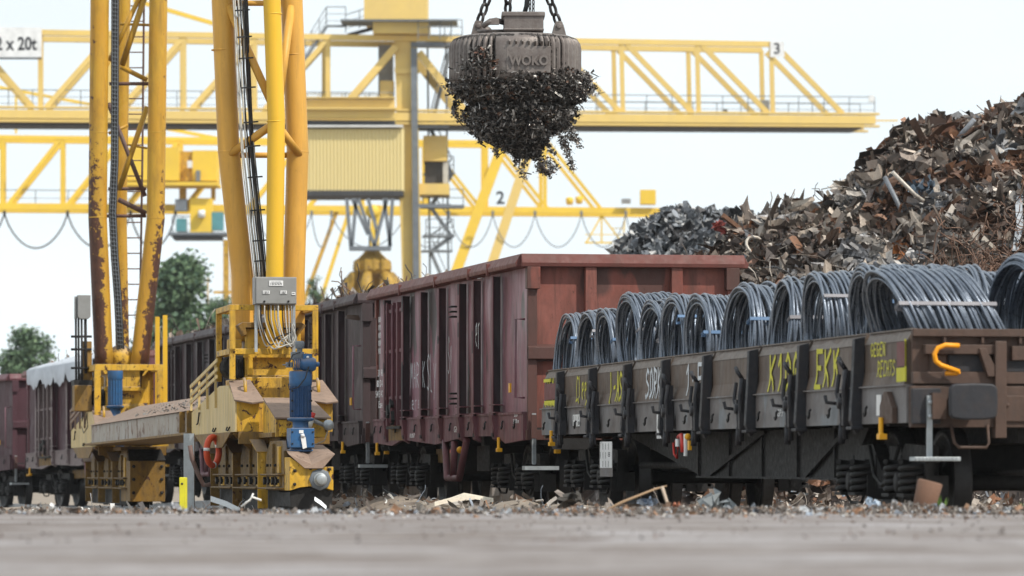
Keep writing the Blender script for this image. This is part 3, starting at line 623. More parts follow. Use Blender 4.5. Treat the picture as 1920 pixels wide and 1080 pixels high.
def gondola(fr, label, paints, detail=True, group=None, Lw=12.75, load=False):
    """high-sided open wagon seen from its left rear; x is measured from the wagon's centre line, y from its near end wall"""
    pan, rib_m, end_m, rim_m, web_m = paints
    e = fr.e; tag(e, label, 'open wagon', group)
    W_, zb, zt = 1.36, .96, 3.16
    r = random.Random(len(label) * 7 + int(fr.o.y))
    # left and right side walls: bulged sheet between ribs
    ribs = [1.95, 3.45, 4.6, 6.3, 7.9, 9.55, 11.35]
    edges = [0] + ribs + [Lw]
    for sgn, nm in ((-1, 'side_wall'), (1, 'side_wall')):
        sw = MB()
        nz = 9
        for p, q in zip(edges, edges[1:]):
            nn = 7; bul = [[(r.uniform(-.5, 1) * .05) * math.sin(math.pi * i / (nn - 1)) * (math.sin(math.pi * j / nz) ** .5) for j in range(nz + 1)] for i in range(nn)]
            ph = r.uniform(0, 9)
            vs = []
            for i in range(nn):
                for j in range(nz + 1):
                    y = p + (q - p) * i / (nn - 1); z = zb + .32 + (zt - zb - .32) * j / nz
                    off = .035 * mn.noise(Vector((y * 1.5 + ph, z * 1.1, ph))) * math.sin(math.pi * i / (nn - 1)) * 2
                    vs.append((sgn * (W_ - .03 + off), y, z))
            m_ = nz + 1
            sw.add(vs, [(i * m_ + j, (i + 1) * m_ + j, (i + 1) * m_ + j + 1, i * m_ + j + 1) for i in range(nn - 1) for j in range(nz)], smooth=True)
            sw.box(min(sgn * (W_ - .06), sgn * (W_ - .10)), max(sgn * (W_ - .06), sgn * (W_ - .10)), p, q, zb + .3, zt)
        sw.build(nm, pan, e)
        sl = MB()
        sl.prism([(0, zb), (0, zb + .33), (Lw, zb + .33), (Lw, zb), (10.9, zb - .05), (9.9, zb + .04), (6.9, zb - .04), (4.3, zb + .06), (1.9, zb + .06), (1.3, zb - .04)], 0, sgn * W_ if sgn > 0 else -W_ - .05, W_ + .05 if sgn > 0 else -W_)
        sl.box(min(sgn * (W_ - .02), sgn * (W_ + .065)), max(sgn * (W_ - .02), sgn * (W_ + .065)), .02, Lw - .02, zb + .33, zb + .36)
        sl.build('sole_bar', rib_m, e)
        for y in ribs:
            rb = MB(); x0, x1 = (-W_ - .10, -W_ + .0) if sgn < 0 else (W_, W_ + .10)
            vs_z = [zb + .05 + (zt - .1 - zb) * j / 6 for j in range(7)]
            dent = [r.uniform(-.02, .02) for _ in vs_z]
            for j in range(6):
                za, zc = vs_z[j], vs_z[j + 1]
                vs = []
                for z, d_ in ((za, dent[j]), (zc, dent[j + 1])):
                    xo = x0 if sgn < 0 else x1; xi = x1 if sgn < 0 else x0
                    vs += [(xi, y - .045, z), (xo + d_ * .6, y - .045 + d_, z), (xo + d_ * .6, y + .075 + d_, z), (xi, y + .075, z)]
                rb.add(vs, [(0, 1, 5, 4), (1, 2, 6, 5), (2, 3, 7, 6)] if sgn < 0 else [(4, 5, 1, 0), (5, 6, 2, 1), (6, 7, 3, 2)])
            rb.build('rib', web_m, e)
            if sgn < 0 and detail:
                fl = MB(); fl.box(x0 - .008, x0 + .004, y - .06, y + .09, zb + .1, zt - .05)
                fl.prism([(x0 + .02, zb + .02), (x0 - .03, zb + .33), (x1, zb + .33), (x1, zb - .02)], 1, y - .1, y + .12)
                fl.box(x0 - .01, x1, y - .22, y + .22, zb + .36, zb + .375); fl.box(x0 - .01, x1, y - .22, y + .22, zb + .46, zb + .475)
                fl.build('rib_flange', rib_m, e)
    # door leaf gear between the last two ribs
    if detail:
        dg = MB()
        for y in (9.95, 10.35, 10.95): dg.box(-W_ - .12, -W_, y, y + .1, zb + .25, zt - .12)
        for z in (1.6, 2.3, 2.9): dg.box(-W_ - .09, -W_, 9.6, 11.3, z, z + .05)
        dg.tube([(-W_ - .15, 10.2, 3.0), (-W_ - .15, 10.2, 1.6), (-W_ - .2, 10.05, 1.25)], .022, 6); dg.tube([(-W_ - .14, 10.8, 3.05), (-W_ - .14, 10.8, 1.35)], .018, 6)
        dg.build_each('door_bar', rib_m, e)
        hg = MB()
        for y, z in ((10.2, 1.5), (10.1, 1.32), (10.5, 1.42)): hg.obox((-W_ - .17, y, z), .05, .14, .16, Matrix.Rotation(r.uniform(-1, 1), 3, 'X').to_euler())
        hg.box(-W_ - .14, -W_ - .06, 9.6, 10.9, 1.16, 1.2)
        for y, z in ((5.2, 2.75), (5.2, 2.82), (5.2, 2.68), (5.2, 1.62), (5.2, 1.55), (5.2, 1.48)): hg.tube([(-W_ - .01, y, z), (-W_ - .1, y, z), (-W_ - .1, y + .15, z)], .015, 5)
        hg.build_each('door_latch', 'dkst', e)
        hk = MB()
        for y in (.5, 1.4, 2.7, 4.0, 5.5, 7.1, 8.6, 10.4, 11.9, 12.5): ring_hook(hk, -W_ - .06, y, zb + .2)
        hk.build_each('rope_hook', 'dkst', e)
        gr = MB()
        gr.tube([(-W_, .15, 2.5), (-W_ - .12, .15, 2.5), (-W_ - .12, .15, 1.5), (-W_, .15, 1.5)], .016, 6)
        gr.build('grab_rail', 'wpanel', e)
        yl = MB(); yl.box(-W_ - .02, -W_, 1.1, 1.22, 1.58, 1.7); yl.build('reflector', 'hooky', e)
    # end walls
    for y0, y1, s in ((0, .05, -1), (Lw - .05, Lw, 1)):
        ew = MB(); ew.box(-W_ + .03, W_ - .03, y0 + .012, y1, zb, zt)
        ew.build('end_wall', end_m, e)
        ep = MB(); ya, yb = (y0 - .10, y0 + .01) if s < 0 else (y1 - .01, y1 + .10)
        for x in (-W_ - .0, -.62, .50, W_ - .12):
            ep.box(x, x + (.12 if abs(x) > 1 else .145), ya + (.03 if abs(x) > 1 else 0), yb, zb, zt)
        z = 2.06; ep.prism([(ya - .02, z - .07), (ya - .02, z + .08), (yb, z + .12), (yb, z - .10)], 0, -W_ + .0, W_)
        ep.box(-W_ - .02, W_ + .02, ya - .01, yb, zb, zb + .13); ep.box(-W_ + .4, -W_ + 1.0, ya + .05, yb, zb + .13, 1.9)
        for x in (-W_ - .02, W_ - .15): ep.prism([(x, zt), (x + .17, zt), (x + .17, zt - .28), (x, zt - .28)], 1, ya - .03, yb)
        ep.build_each('end_post', end_m, e, .006)
    # rim
    rm = MB(); t = zt; h = .165
    for s in (-1, 1):
        xs = s * W_
        rm.prism([(xs - s * .06, t), (xs + s * .15, t), (xs + s * .16, t + .05), (xs + s * .09, t + h), (xs - s * .06, t + h)][::s], 1, -.05, Lw + .05, wear=.03)
    for y0, s in ((0, -1), (Lw, 1)):
        rm.prism([(y0 - s * .05, t), (y0 + s * .13, t), (y0 + s * .14, t + .05), (y0 + s * .10, t + h), (y0 - s * .05, t + h)], 0, -W_ - .09, W_ + .09)
    if detail:
        for y in (2.0, 3.5, 6.3, 9.5): rm.box(-W_ - .17, -W_ - .12, y, y + .06, t - .04, t + .12)
    rm.build('rim', rim_m, e, .008)
    # floor, underframe
    uf = MB(); uf.box(-1.3, 1.3, .1, Lw - .1, 1.12, 1.2); uf.box(-.35, .35, -.05, Lw + .05, .82, 1.12)
    for y in (0.0, 3.6, 6.3, 9.2, Lw - .25): uf.box(-1.28, 1.28, y, y + .22, .9, 1.12)
    uf.box(-1.1, 1.1, 4.2, 5.2, .55, .9); uf.box(-.9, .5, 7.5, 8.6, .5, .9)
    uf.build('underframe', 'dkst', e)
    for y, s in ((-.05, -1), (Lw + .05, 1)):
        for x in (-.875, .875):
            bf = MB(); bf.lathe([(.001, 0), (.13, 0), (.13, .3), (.001, .3)], (x, y if s > 0 else y - .3, 1.06), ax=1, n=14)
            bf.prism([(x - .24, .88), (x - .22, .84), (x + .22, .84), (x + .24, .88), (x + .24, 1.24), (x + .2, 1.28), (x - .2, 1.28), (x - .24, 1.24)], 1, (y + s * .3) if s > 0 else y - .36, (y + .36) if s > 0 else y - .3)
            bf.build('buffer', 'dkst', e)
    bogie(e, 2.0); bogie(e, Lw - 2.0)
    if detail:
        st = MB(); x = -W_ - .02
        st.tube([(x, 6.2, zb + .02), (x - .02, 5.9, .45), (x - .02, 4.9, .45), (x, 4.4, zb + .02)], .05, 10); st.tube([(x, 5.4, zb), (x - .02, 5.4, .45)], .05, 10)
        st.build('step_stirrup', 'wagon', e)
        lv = MB(); lv.box(x, x + .02, 5.6, 5.64, .5, .9); lv.build('brake_lever', 'galv', e)
        lv = MB(); lv.ball((x - .0, 4.95, .84), .05); lv.build('lever_knob', 'hooky', e)
        lv = MB(); lv.box(x - .02, x + .02, 5.55, 5.7, .80, .84); lv.build('lever_grip', 'red', e)
        tow_handle(e, -W_ - .08, 1.6, .84); tow_handle(e, -W_ - .08, 12.2, .80); tow_handle(e, -W_ + .35, -.2, .82)
        sp = MB(); sp.box(-W_ + .04, -W_ + .09, -.16, -.13, .66, 1.3); sp.obox((-W_ + .065, -.145, .85), .035, .03, .4); sp.build('step_bracket', 'galv', e)
        sp = MB(); sp.box(-W_ - .08, -W_ + .36, -.3, -.1, .58, .63); sp.build('step_plate', 'galv', e)
        su = MB(); su.box(-W_ + .03, -W_ + .1, -.17, -.125, .98, 1.28); su.build('step_bracket', 'wend', e)
        yb_ = MB(); yb_.box(-.95, -.93, 8.2, 9.6, .66, .86); yb_.build('tank_panel', 'yel2', e)
        pt = MB(); pt.box(-W_ - .054, -W_ - .052, 9.6, 11.2, zb + .03, zb + .3); pt.build('sole_plate', 'yel2', e)
    if load:
        lm = MB()
        for i in range(900):
            x, y = r.uniform(-1.2, 1.2), r.uniform(.3, Lw - .3); z = 3.0 + .45 * math.cos(x * 1.2) + .25 * mn.noise(Vector((x, y * .8, 1)))
            shard(lm, (x, y, z), r.uniform(.15, .4), jit(r.choice(PAL), r), r)
        lm.box(-1.25, 1.25, .2, Lw - .2, 2.6, 2.95, col=(.04, .035, .03))
        o = lm.build('scrap_load', 'scrap'); o.matrix_world = Matrix.Translation(fr.o) @ fr.e.rotation_euler.to_matrix().to_4x4()
        tag(o, load, 'scrap load', kind='stuff')
    return e
def wagon_frame(y0, y1, z0, z1):
    xa, xb = track_x(y0) + 1.41, track_x(y1) + 1.41; m = -(xb - xa) / (y1 - y0)
    u = Vector((-m, 1, 0)).normalized()
    return Frame('open_wagon', (xa, y0, z0), m, pitch=0 if abs(z1 - z0) < 1e-4 else math.atan2(z1 - z0, y1 - y0))
GW = 'open wagons coupled in one train'
f1 = wagon_frame(59.2, 72, -.02, .03)
e1 = gondola(f1, 'maroon open wagon with a bright brick red end wall, nearest of the train', ('wpanel', 'wagon', 'wend', 'wrim', 'wdark'), group=GW)
f2 = wagon_frame(73.25, 86, .03, .03)
gondola(f2, 'dark brown open wagon coupled directly behind the brick red ended one', ('wbrown', 'wbrown', 'wbrown', 'wbrown', 'wdark'), group=GW, load='scrap heaped in the dark brown wagon behind the brick red ended one')
f3 = wagon_frame(87.3, 100, .06, .05)
gondola(f3, 'sooty dark wagon seen between the two crane trucks', ('wdark', 'wbrown', 'wbrown', 'wbrown', 'wdark'), group=GW, load='scrap heaped in the sooty dark wagon between the crane trucks')
f4 = wagon_frame(101.3, 114, -.12, -.3)
gondola(f4, 'wine red wagon with a white cover over its rim at the left', ('wwine', 'wline', 'wagon', 'wrim', 'wwine'), group=GW, load='scrap heaped above the white cover at the left')
f5 = wagon_frame(115.3, 128, -.33, -.4)
gondola(f5, 'farthest wagon, dull red end wall at the left edge', ('wwine', 'wwine', 'wwine', 'wagon', 'wwine'), group=GW)
# writing on the near wagon
def side_text(fr, name, body, size, m, y, z, a=-1.52, ext=.001, sx=1.):
    o = text(name, body, size, m, fr.e, (a, y, z), (R(90), 0, R(-90)), ext); o.scale = (sx, 1, 1); return o
for i, (s_, zz, sz) in enumerate((('31 RIV', 2.02, .15), ('80 D-DB', 1.86, .15), ('5413 427-1', 1.70, .15), ('Eas-x', 1.54, .15))): side_text(f1, 'wagon_number', s_, sz, 'white', 12.05, zz, a=-1.40, sx=1.6)
for k in range(5): side_text(f1, 'wagon_plate_text', '|||||||', .09, 'white', 12.2, 2.85 - k * .12, a=-1.40, sx=1.6)
side_text(f1, 'wagon_plate_text', 'GP.  m', .12, 'white', 4.9, 1.12, a=-1.42, sx=2); side_text(f1, 'wagon_plate_text', '10.067', .09, 'white', 8.9, 1.05, a=-1.42, sx=2)
side_text(f1, 'wagon_plate_text', '36.00 m', .08, 'white', .45, 1.2, a=-1.42, sx=1.6); side_text(f1, 'wagon_plate_text', '33 37', .07, 'white', .45, 1.28, a=-1.42, sx=1.6)
# white cover over the rim of the left wagon
tp = MB(); n = 48
top_, bot_ = [], []
for i in range(n + 1):
    y = 4.6 + 7.2 * i / n; dr = .24 + .22 * abs(math.sin(i * .33)) ** .7 + .05 * math.sin(i * 1.9)
    top_.append((y, dr))
for i in range(n):
    (ya, da), (yb_, db) = top_[i], top_[i + 1]; w1, w2 = .02 * math.sin(i * .9), .02 * math.sin((i + 1) * .9)
    tp.add([(-.6, ya, 3.62), (-.6, yb_, 3.62), (-1.5, yb_, 3.36), (-1.5, ya, 3.36), (-1.58 + w1, ya, 3.3), (-1.58 + w2, yb_, 3.3), (-1.57 + w1, ya, 3.3 - da), (-1.57 + w2, yb_, 3.3 - db)],
           [(0, 1, 2, 3), (3, 2, 5, 4), (4, 5, 7, 6)], smooth=True)
o = tp.build('tarpaulin', 'tarp'); o.matrix_world = Matrix.Translation(f4.o) @ f4.e.rotation_euler.to_matrix().to_4x4()
tag(o, 'white scalloped cover draped over the rim of the wine red wagon', 'tarpaulin')
# ---------------------------------------------------------------- sprayed letters: strokes on a 1 x 1.5 cell
SF = {'K': [[(0, 0), (0, 1.5)], [(.8, 1.5), (0, .8), (.8, 0)]], '1': [[(.15, 1.1), (.45, 1.5), (.45, 0)]], '0': [[(.4, 0), (.05, .4), (.05, 1.1), (.4, 1.5), (.75, 1.1), (.75, .4), (.4, 0)], [(.38, .7), (.42, .8)]],
      'E': [[(.8, 1.5), (0, 1.5), (0, 0), (.8, 0)], [(0, .8), (.6, .8)]], 'k': [[(.2, 0), (.1, 1.4)], [(.7, 1.5), (.1, .8), (.4, .8), (.9, -.4)]], 'G': [[(.8, 1.3), (.3, 1.5), (0, .8), (.3, 0), (.8, .2), (.8, .7), (.5, .7)]],
      'N': [[(0, 0), (0, 1.5), (.7, 0), (.7, 1.5)]], 'R': [[(0, 0), (0, 1.5), (.7, 1.3), (.6, .8), (0, .7), (.8, 0)]], 'C': [[(.8, 1.4), (.3, 1.5), (0, .8), (.3, 0), (.8, .1)]], 'H': [[(0, 0), (0, 1.5)], [(.7, 0), (.7, 1.5)], [(0, .75), (.7, .75)]],
      'T': [[(0, 1.5), (.8, 1.5)], [(.4, 1.5), (.4, 0)]], 'S': [[(.8, 1.3), (.4, 1.5), (0, 1.2), (.1, .9), (.7, .6), (.75, .2), (.4, 0), (0, .15)]], 'L': [[(0, 1.5), (.1, 0), (.5, -.1)]], 'A': [[(0, 0), (.4, 1.5), (.8, 0)], [(.15, .6), (.65, .6)]],
      'O': [[(.4, 0), (.0, .5), (.1, 1.3), (.5, 1.5), (.8, .9), (.6, .1), (.4, 0)]], 'e': [[(.05, .6), (.6, .7), (.5, 1.1), (.1, 1.0), (.05, .3), (.6, .1)]], 'y': [[(0, 1.1), (.3, .5)], [(.7, 1.1), (.3, .3), (.1, -.4)]], '-': [[(0, .7), (.6, .75)]],
      '!': [[(.3, 1.5), (.3, .4)], [(.28, .1), (.32, .05)]], '.': [[(.1, .7), (.16, .78)]], '7': [[(0, 1.4), (.8, 1.5), (.3, 0)], [(.1, .7), (.6, .8)]], 'r': [[(.1, 0), (.1, 1), (.5, 1.1)]], 'M': [[(0, 0), (.1, 1.5), (.45, .6), (.8, 1.5), (.9, 0)]], ' ': []}
def spray(fr, body, y, z, h, wd, m, a, thick=.035, name='graffiti', slant=0., prof=None):
    """letters run towards the viewer (falling y) on the left side of a wagon; wd = advance per letter"""
    b = MB(); rr = random.Random(len(body) + int(z * 100))
    off = [0]
    for i, ch in enumerate(body):
        for st in SF.get(ch, []):
            pts = [Vector((a, y - (i * wd + p[0] * wd * .82 + rr.uniform(-.03, .03) * wd), z + p[1] / 1.5 * h + slant * i + rr.uniform(-.02, .02) * h)) for p in st]
            if fr is not f1:
                pts = [p_.lerp(q_, j_ / 5) for p_, q_ in zip(pts, pts[1:]) for j_ in range(5)] + [pts[-1]]
                for p in pts: p.x = -1.40 - .008 + interp([(1.30, 0), (1.42, .03), (1.66, .03), (1.76, .075)], p.z)
            for p, q in zip(pts, pts[1:]):
                off[0] += .00035
                if (q - p).length < 1e-4: continue
                off[0] -= .0003 if fr is not f1 else 0
                t = (q - p).normalized(); nrm = Vector((0, t.z, -t.y)) * thick / 2; e_ = t * thick * .3; o_ = Vector((-off[0], 0, 0))
                b.add([p - e_ + nrm + o_, p - e_ - nrm + o_, q + e_ - nrm + o_, q + e_ + nrm + o_], [(0, 1, 2, 3)])
    return b.build(name, m, fr.e)
spray(f1, 'MAREK', 8.9, 1.75, .36, .28, 'gwhite', -1.44, .02); spray(f1, 'SLy', 7.4, 1.7, .5, .3, 'gwhite', -1.44, .02)
spray(f1, 'ere', 8.8, 1.42, .2, .3, 'gwhite', -1.44, .018); spray(f1, 'Sy', 5.6, 1.9, .5, .2, 'gwhite', -1.44, .02); spray(f1, 'er', 3.35, 2.2, .45, .2, 'gwhite', -1.44, .025)
# ---------------------------------------------------------------- flat wagon with drop sides
xa, xb = track_x(39.5) + 1.4, track_x(58) + 1.4; mm = -(xb - xa) / 18.5
ff = Frame('flat_wagon', (xa, 39.5, -.03), mm, pitch=math.atan2(.05, 18.5)); fe = ff.e
tag(fe, 'long brown flat wagon with drop sides, loaded with steel wire coils', 'flat wagon')
HL, WF = 18.5, 1.40
posts = [1.65 + 2.2 * k for k in range(8)]
ed = [0.02] + [p for p in posts] + [HL - .02]
fl = MB(); fl.box(-WF + .02, WF - .02, .05, HL - .05, 1.18, 1.26); fl.build('floor_deck', 'fend', fe)
for s in (-1, 1):
    x0 = s * WF
    for k, (p, q) in enumerate(zip(ed, ed[1:])):
        b = MB(); y0, y1 = p + .07, q - .05; xi = x0 - s * .07
        # bent plate: leaning lip at the top, upright field, lower part turned in, slight dents
        prof = [(0, 1.30), (-s * .03, 1.42), (-s * .03, 1.66), (s * -.075, 1.76), (s * -.10, 1.765)]
        n = 6; vs = []
        for i in range(n + 1):
            y = y0 + (y1 - y0) * i / n
            for (dx, z) in prof: vs.append((x0 + dx * 1 + .008 * mn.noise(Vector((y * 2, z * 3, k))), y, z + .008 * mn.noise(Vector((y, k, 1)))))
            vs.append((xi - s * .03, y, 1.74)); vs.append((xi - s * .0, y, 1.30))
        mcount = len(prof) + 2
        fs = []
        for i in range(n):
            for j in range(mcount): j2 = (j + 1) % mcount; fs.append((i * mcount + j, i * mcount + j2, (i + 1) * mcount + j2, (i + 1) * mcount + j))
        fs += [tuple(range(mcount)), tuple(range(n * mcount, (n + 1) * mcount))]
        bo = b.add(vs, fs).build('drop_side', 'fboard', fe)
        lp = MB(); lp.plate([(x0 - s * .078, y0, 1.75), (x0 - s * .078, y1, 1.75), (x0 - s * .028, y1, 1.665), (x0 - s * .028, y0, 1.665)], .004 * -s if s > 0 else -.004)
        lp.bar((x0 - s * .085, y0, 1.768), (x0 - s * .085, y1, 1.768), .05, .012); lp.build('side_lip', 'flip', bo)
    b = MB(); b.box(min(x0, x0 - s * .08), max(x0, x0 - s * .08), 0, HL, .97, 1.285); b.box(min(x0 + s * .03, x0 - s * .08), max(x0 + s * .03, x0 - s * .08), 0, HL, 1.285, 1.298)
    b.build('side_sill', 'fsill', fe)
    for p in posts:
        b = MB(); xo = x0 + s * .08
        b.prism([(x0, .93), (xo - s * .03, .88), (xo + s * .02, 1.0), (xo, 1.35), (xo - s * .015, 1.72), (x0 - s * .03, 1.74), (x0 - s * .02, 1.35)], 1, p - .045, p + .055)
        b.box(min(x0, xo + s * .03), max(x0, xo + s * .03), p - .10, p + .11, .92, .95)
        st = b.build('stake', 'fdark', fe, .006)
        if s < 0:   # latches and hinges beside the stake, on its far side
            c = MB(); xx = x0 - .05; y = p + (.34 if p < 9.5 else -.34)
            c.box(xx - .03, xx + .04, y - .03, y + .03, 1.0, 1.45); c.tube([(xx, y, 1.45), (xx - .05, y, 1.52), (xx - .05, y + .08, 1.56)], .022, 6)
            c.obox((xx - .02, y + .08, 1.18), .07, .1, .14); c.obox((xx - .02, y - .1, 1.05), .08, .08, .18)
            c.tube([(xx - .03, y + .15, 1.42), (xx - .05, y + .16, 1.25), (xx - .04, y + .02, 1.1), (xx - .04, y - .02, .95)], .02, 6)
            c.tube([(xx - .03, y - .12, 1.45), (xx - .06, y - .16, 1.28), (xx - .04, y - .12, 1.12), (xx - .03, y - .1, .84)], .024, 6)
            c.tube([(xx - .02, y + .06, .98), (xx - .03, y + .06, .80)], .032, 8); c.tube([(xx - .02, y + .3, 1.16), (xx - .1, y + .34, 1.17), (xx - .11, y + .36, 1.23)], .018, 6)
            c.lathe([(.001, -.03), (.05, -.03), (.05, .03), (.001, .03)], (xx - .05, y, 1.16), ax=0, n=12)
            c.build('side_latch', 'fdark', fe)
            c = MB(); ring_hook(c, x0 - .03, p + 1.05, 1.08, .04); ring_hook(c, x0 - .03, p - .35, 1.08, .04); c.build_each('rope_hook', 'dkst', fe)
# end walls with ribs
for y0, s in ((0, -1), (HL, 1)):
    b = MB(); ya, yb_ = (y0, y0 + .05) if s < 0 else (y0 - .05, y0)
    b.box(-WF + .05, WF - .05, ya, yb_, 1.28, 1.75)
    if s < 0:
        for z0, z1 in ((1.70, 1.765), (1.30, 1.40)): b.box(-WF + .04, WF - .04, ya - .07, ya + .01, z0, z1)
        for x in [-WF + .32 + i * .33 for i in range(8)]: b.box(x - .012, x + .012, ya - .06, ya, 1.64, 1.70)
        b.box(-WF + .14, -.62, ya - .10, ya, 1.55, 1.63); b.box(-.5, WF - .1, ya - .08, ya, 1.5, 1.62); b.box(-WF + .2, -WF + .34, ya - .03, ya, 1.40, 1.55)
        b.prism([(-.80, 1.60), (-.74, 1.60), (-.66, 1.45), (-.66, 1.36), (-.72, 1.36)], 1, ya - .12, ya)
    b.build('end_board', 'fend', fe, .005)
    if s < 0:
        b = MB(); b.box(-WF + .36, -.68, ya - .035, ya - .004, 1.405, 1.545); b.box(-.54, WF - .2, ya - .035, ya - .004, 1.405, 1.495); b.build('end_recess', 'fdark', fe)
    b = MB()
    for x in (-.66, .58): b.box(x, x + .1, ya - .13, ya - .02, .84, 1.66)
    b.box(-WF + .02, WF - .02, ya - .09, ya + .01, .93, 1.28); b.box(-.6, .6, ya - .11, ya - .09, .98, 1.2)
    for x in [-.55 + .22 * i for i in range(6)]: b.lathe([(.001, -.02), (.018, -.02), (.018, 0), (.001, 0)], (x, ya - .11, 1.12), ax=1, n=8)
    b.build('head_stock', 'fend', fe, .006)
    for x in (-.875, .875):
        b = MB(); yy = ya - .09 if s < 0 else yb_ + .09; t = s
        x -= .06; b.lathe([(.001, 0), (.13, 0), (.13, t * .3), (.001, t * .3)], (x, yy, 1.14), ax=1, n=16)
        b.box(x - .29, x - .17, min(yy, yy + t * .12), max(yy, yy + t * .12), 1.0, 1.22)
        bo = b.build('buffer', 'fend', fe)
        b = MB(); q = [(-.2, -.155), (-.22, -.12), (-.225, 0), (-.22, .12), (-.2, .15), (-.17, .165), (0, .17), (.17, .165), (.2, .15), (.22, .12), (.225, 0), (.22, -.12), (.2, -.155), (.1, -.17), (-.1, -.17)]
        b.prism([(x + u * .92, 1.145 + v * .9) for u, v in q], 1, *sorted((yy + t * .3, yy + t * .38)))
        b.build('buffer_plate', 'fdark', bo, .015)
b = MB(); b.box(-WF + .02, -WF + .27, -.12, -.05, .96, 1.26); b.build('corner_plate', 'fdark', fe, .008)
b = MB(); b.box(-WF + .14, -WF + .185, -.16, -.125, .66, 1.2); b.lathe([(.001, -.02), (.02, -.02), (.02, 0), (.001, 0)], (-WF + .162, -.165, 1.14), ax=1, n=10); b.lathe([(.001, -.02), (.02, -.02), (.02, 0), (.001, 0)], (-WF + .162, -.165, 1.02), ax=1, n=10); b.build('step_bracket', 'galv', fe)
b = MB(); b.box(-WF + .0, -WF + .4, -.28, -.1, .645, .68)
for i in range(12): b.box(-WF + .01 + i * .032, -WF + .02 + i * .032, -.29, -.28, .65, .675)
b.build('step_plate', 'galv', fe, .004)
b = MB(); b.tube([(-WF + .42, -.15, 1.62), (-WF + .30, -.15, 1.625), (-WF + .235, -.15, 1.60), (-WF + .205, -.15, 1.55), (-WF + .215, -.15, 1.49), (-WF + .26, -.15, 1.455), (-WF + .42, -.15, 1.40)], .021, 10)
b.tube([(-WF + .42, -.15, 1.40), (-WF + .40, -.13, 1.385), (-WF + .31, -.10, 1.385)], .019, 8); b.build('shunter_handle', 'hook', fe)
b = MB(); b.tube([(-WF + .36, -.1, .95), (-WF + .38, -.14, .80), (-WF + .42, -.14, .76), (-WF + .66, -.14, .76), (-WF + .68, -.14, .8), (-WF + .68, -.1, .95)], .014, 6); b.build('grab_handle', 'fend', fe)
b = MB(); b.lathe([(.03, 0), (.035, .05), (.02, .06), (.02, .2)], (0, 0, 0), n=10); h_ = b.build('air_hose', 'black', fe); h_.location = (-.25, -.2, .75)
b = MB(); b.tube([(-.25, -.15, 1.0), (-.24, -.3, .9), (-.2, -.36, .7), (-.12, -.3, .55), (0, -.2, .5)], .03, 8); b.tube([(-.32, -.12, 1.15), (-.32, -.14, .5)], .012, 6)
b.tube([(-.3, -.13, 1.22), (-.22, -.15, 1.24), (-.2, -.2, 1.15), (-.26, -.22, 1.05)], .03, 8); b.build('air_hose', 'fend', fe)
b = MB(); b.ball((-.2, -.3, 1.0), .045); b.build('valve_knob', 'white', fe)
b = MB(); b.tube([(0, -.1, 1.06), (0, -.35, 1.06), (0, -.42, 1.12), (0, -.36, 1.16)], .04, 8); b.build('coupling_hook', 'dkst', fe)
# under frame
b = MB(); b.box(-.4, .4, .1, HL - .1, .8, 1.18)
for i in range(9): b.box(-1.3, 1.3, 1 + i * 2.05, 1.12 + i * 2.05, .95, 1.18)
b.build('underframe', 'dkst', fe)
for s in (-1, 1):
    b = MB(); b.prism([(3.1, .96), (3.9, .50), (4.2, .47), (10.6, .47), (14.9, .93), (14.9, .96)], 0, s * .95 - .02, s * .95 + .02)
    b.bar((s * .95 - .03 * -s, 4.0, .48), (s * .95 - .03 * -s, 10.6, .48), .16, .02)
    for y in (4.4, 6.0, 7.6, 9.2, 10.8): b.bar((s * .99, y, .49), (s * .99, y, .95), .02, .05)
    b.bar((s * 1.0, 3.8, .95), (s * 1.0, 5.6, .5), .03, .05); b.bar((s * 1.0, 10.2, .5), (s * 1.0, 7.4, .95), .03, .05)
    b.build('truss_girder', 'dkst', fe)
b = MB(); b.tube([(-.8, 4, .6), (-.8, 15, .6)], .04, 8); b.tube([(-.3, .2, .55), (-.3, 18, .55)], .03, 8); b.build('brake_rod', 'dkst', fe)
bogie(fe, 2.0); bogie(fe, HL - 2.0)
tow_handle(fe, -WF - .07, .62, .86); tow_handle(fe, -WF - .07, HL - 1.1, .86)
b = MB(); b.prism([(.3, .97), (.75, .97), (.75, 1.12), (.6, 1.24), (.5, 1.24), (.3, 1.1)], 0, -WF - .05, -WF - .005); b.build('corner_bracket', 'fend', fe)
# brake gear in red and yellow under the sill
b = MB(); x = -WF - .02; y = 9.4
b.tube([(x, y + .35, .90), (x - .02, y + .1, .92), (x - .03, y, .86), (x - .03, y - .02, .74)], .022, 8); b.tube([(x, y + .62, .84), (x, y + .58, .72), (x, y + .42, .68), (x, y + .38, .8), (x, y + .5, .86)], .014, 6)
b.build('brake_lever', 'red', fe)
b = MB(); b.box(x - .02, x, y + .3, y + .42, .80, .88); b.box(x - .02, x, y - .12, y - .02, .70, .93); b.build('lever_plate', 'white', fe)
b = MB(); b.ball((x - .02, y - .25, .90), .035); b.box(x - .03, x, y - .36, y - .28, .76, .86); b.build('lever_knob', 'hooky', fe)
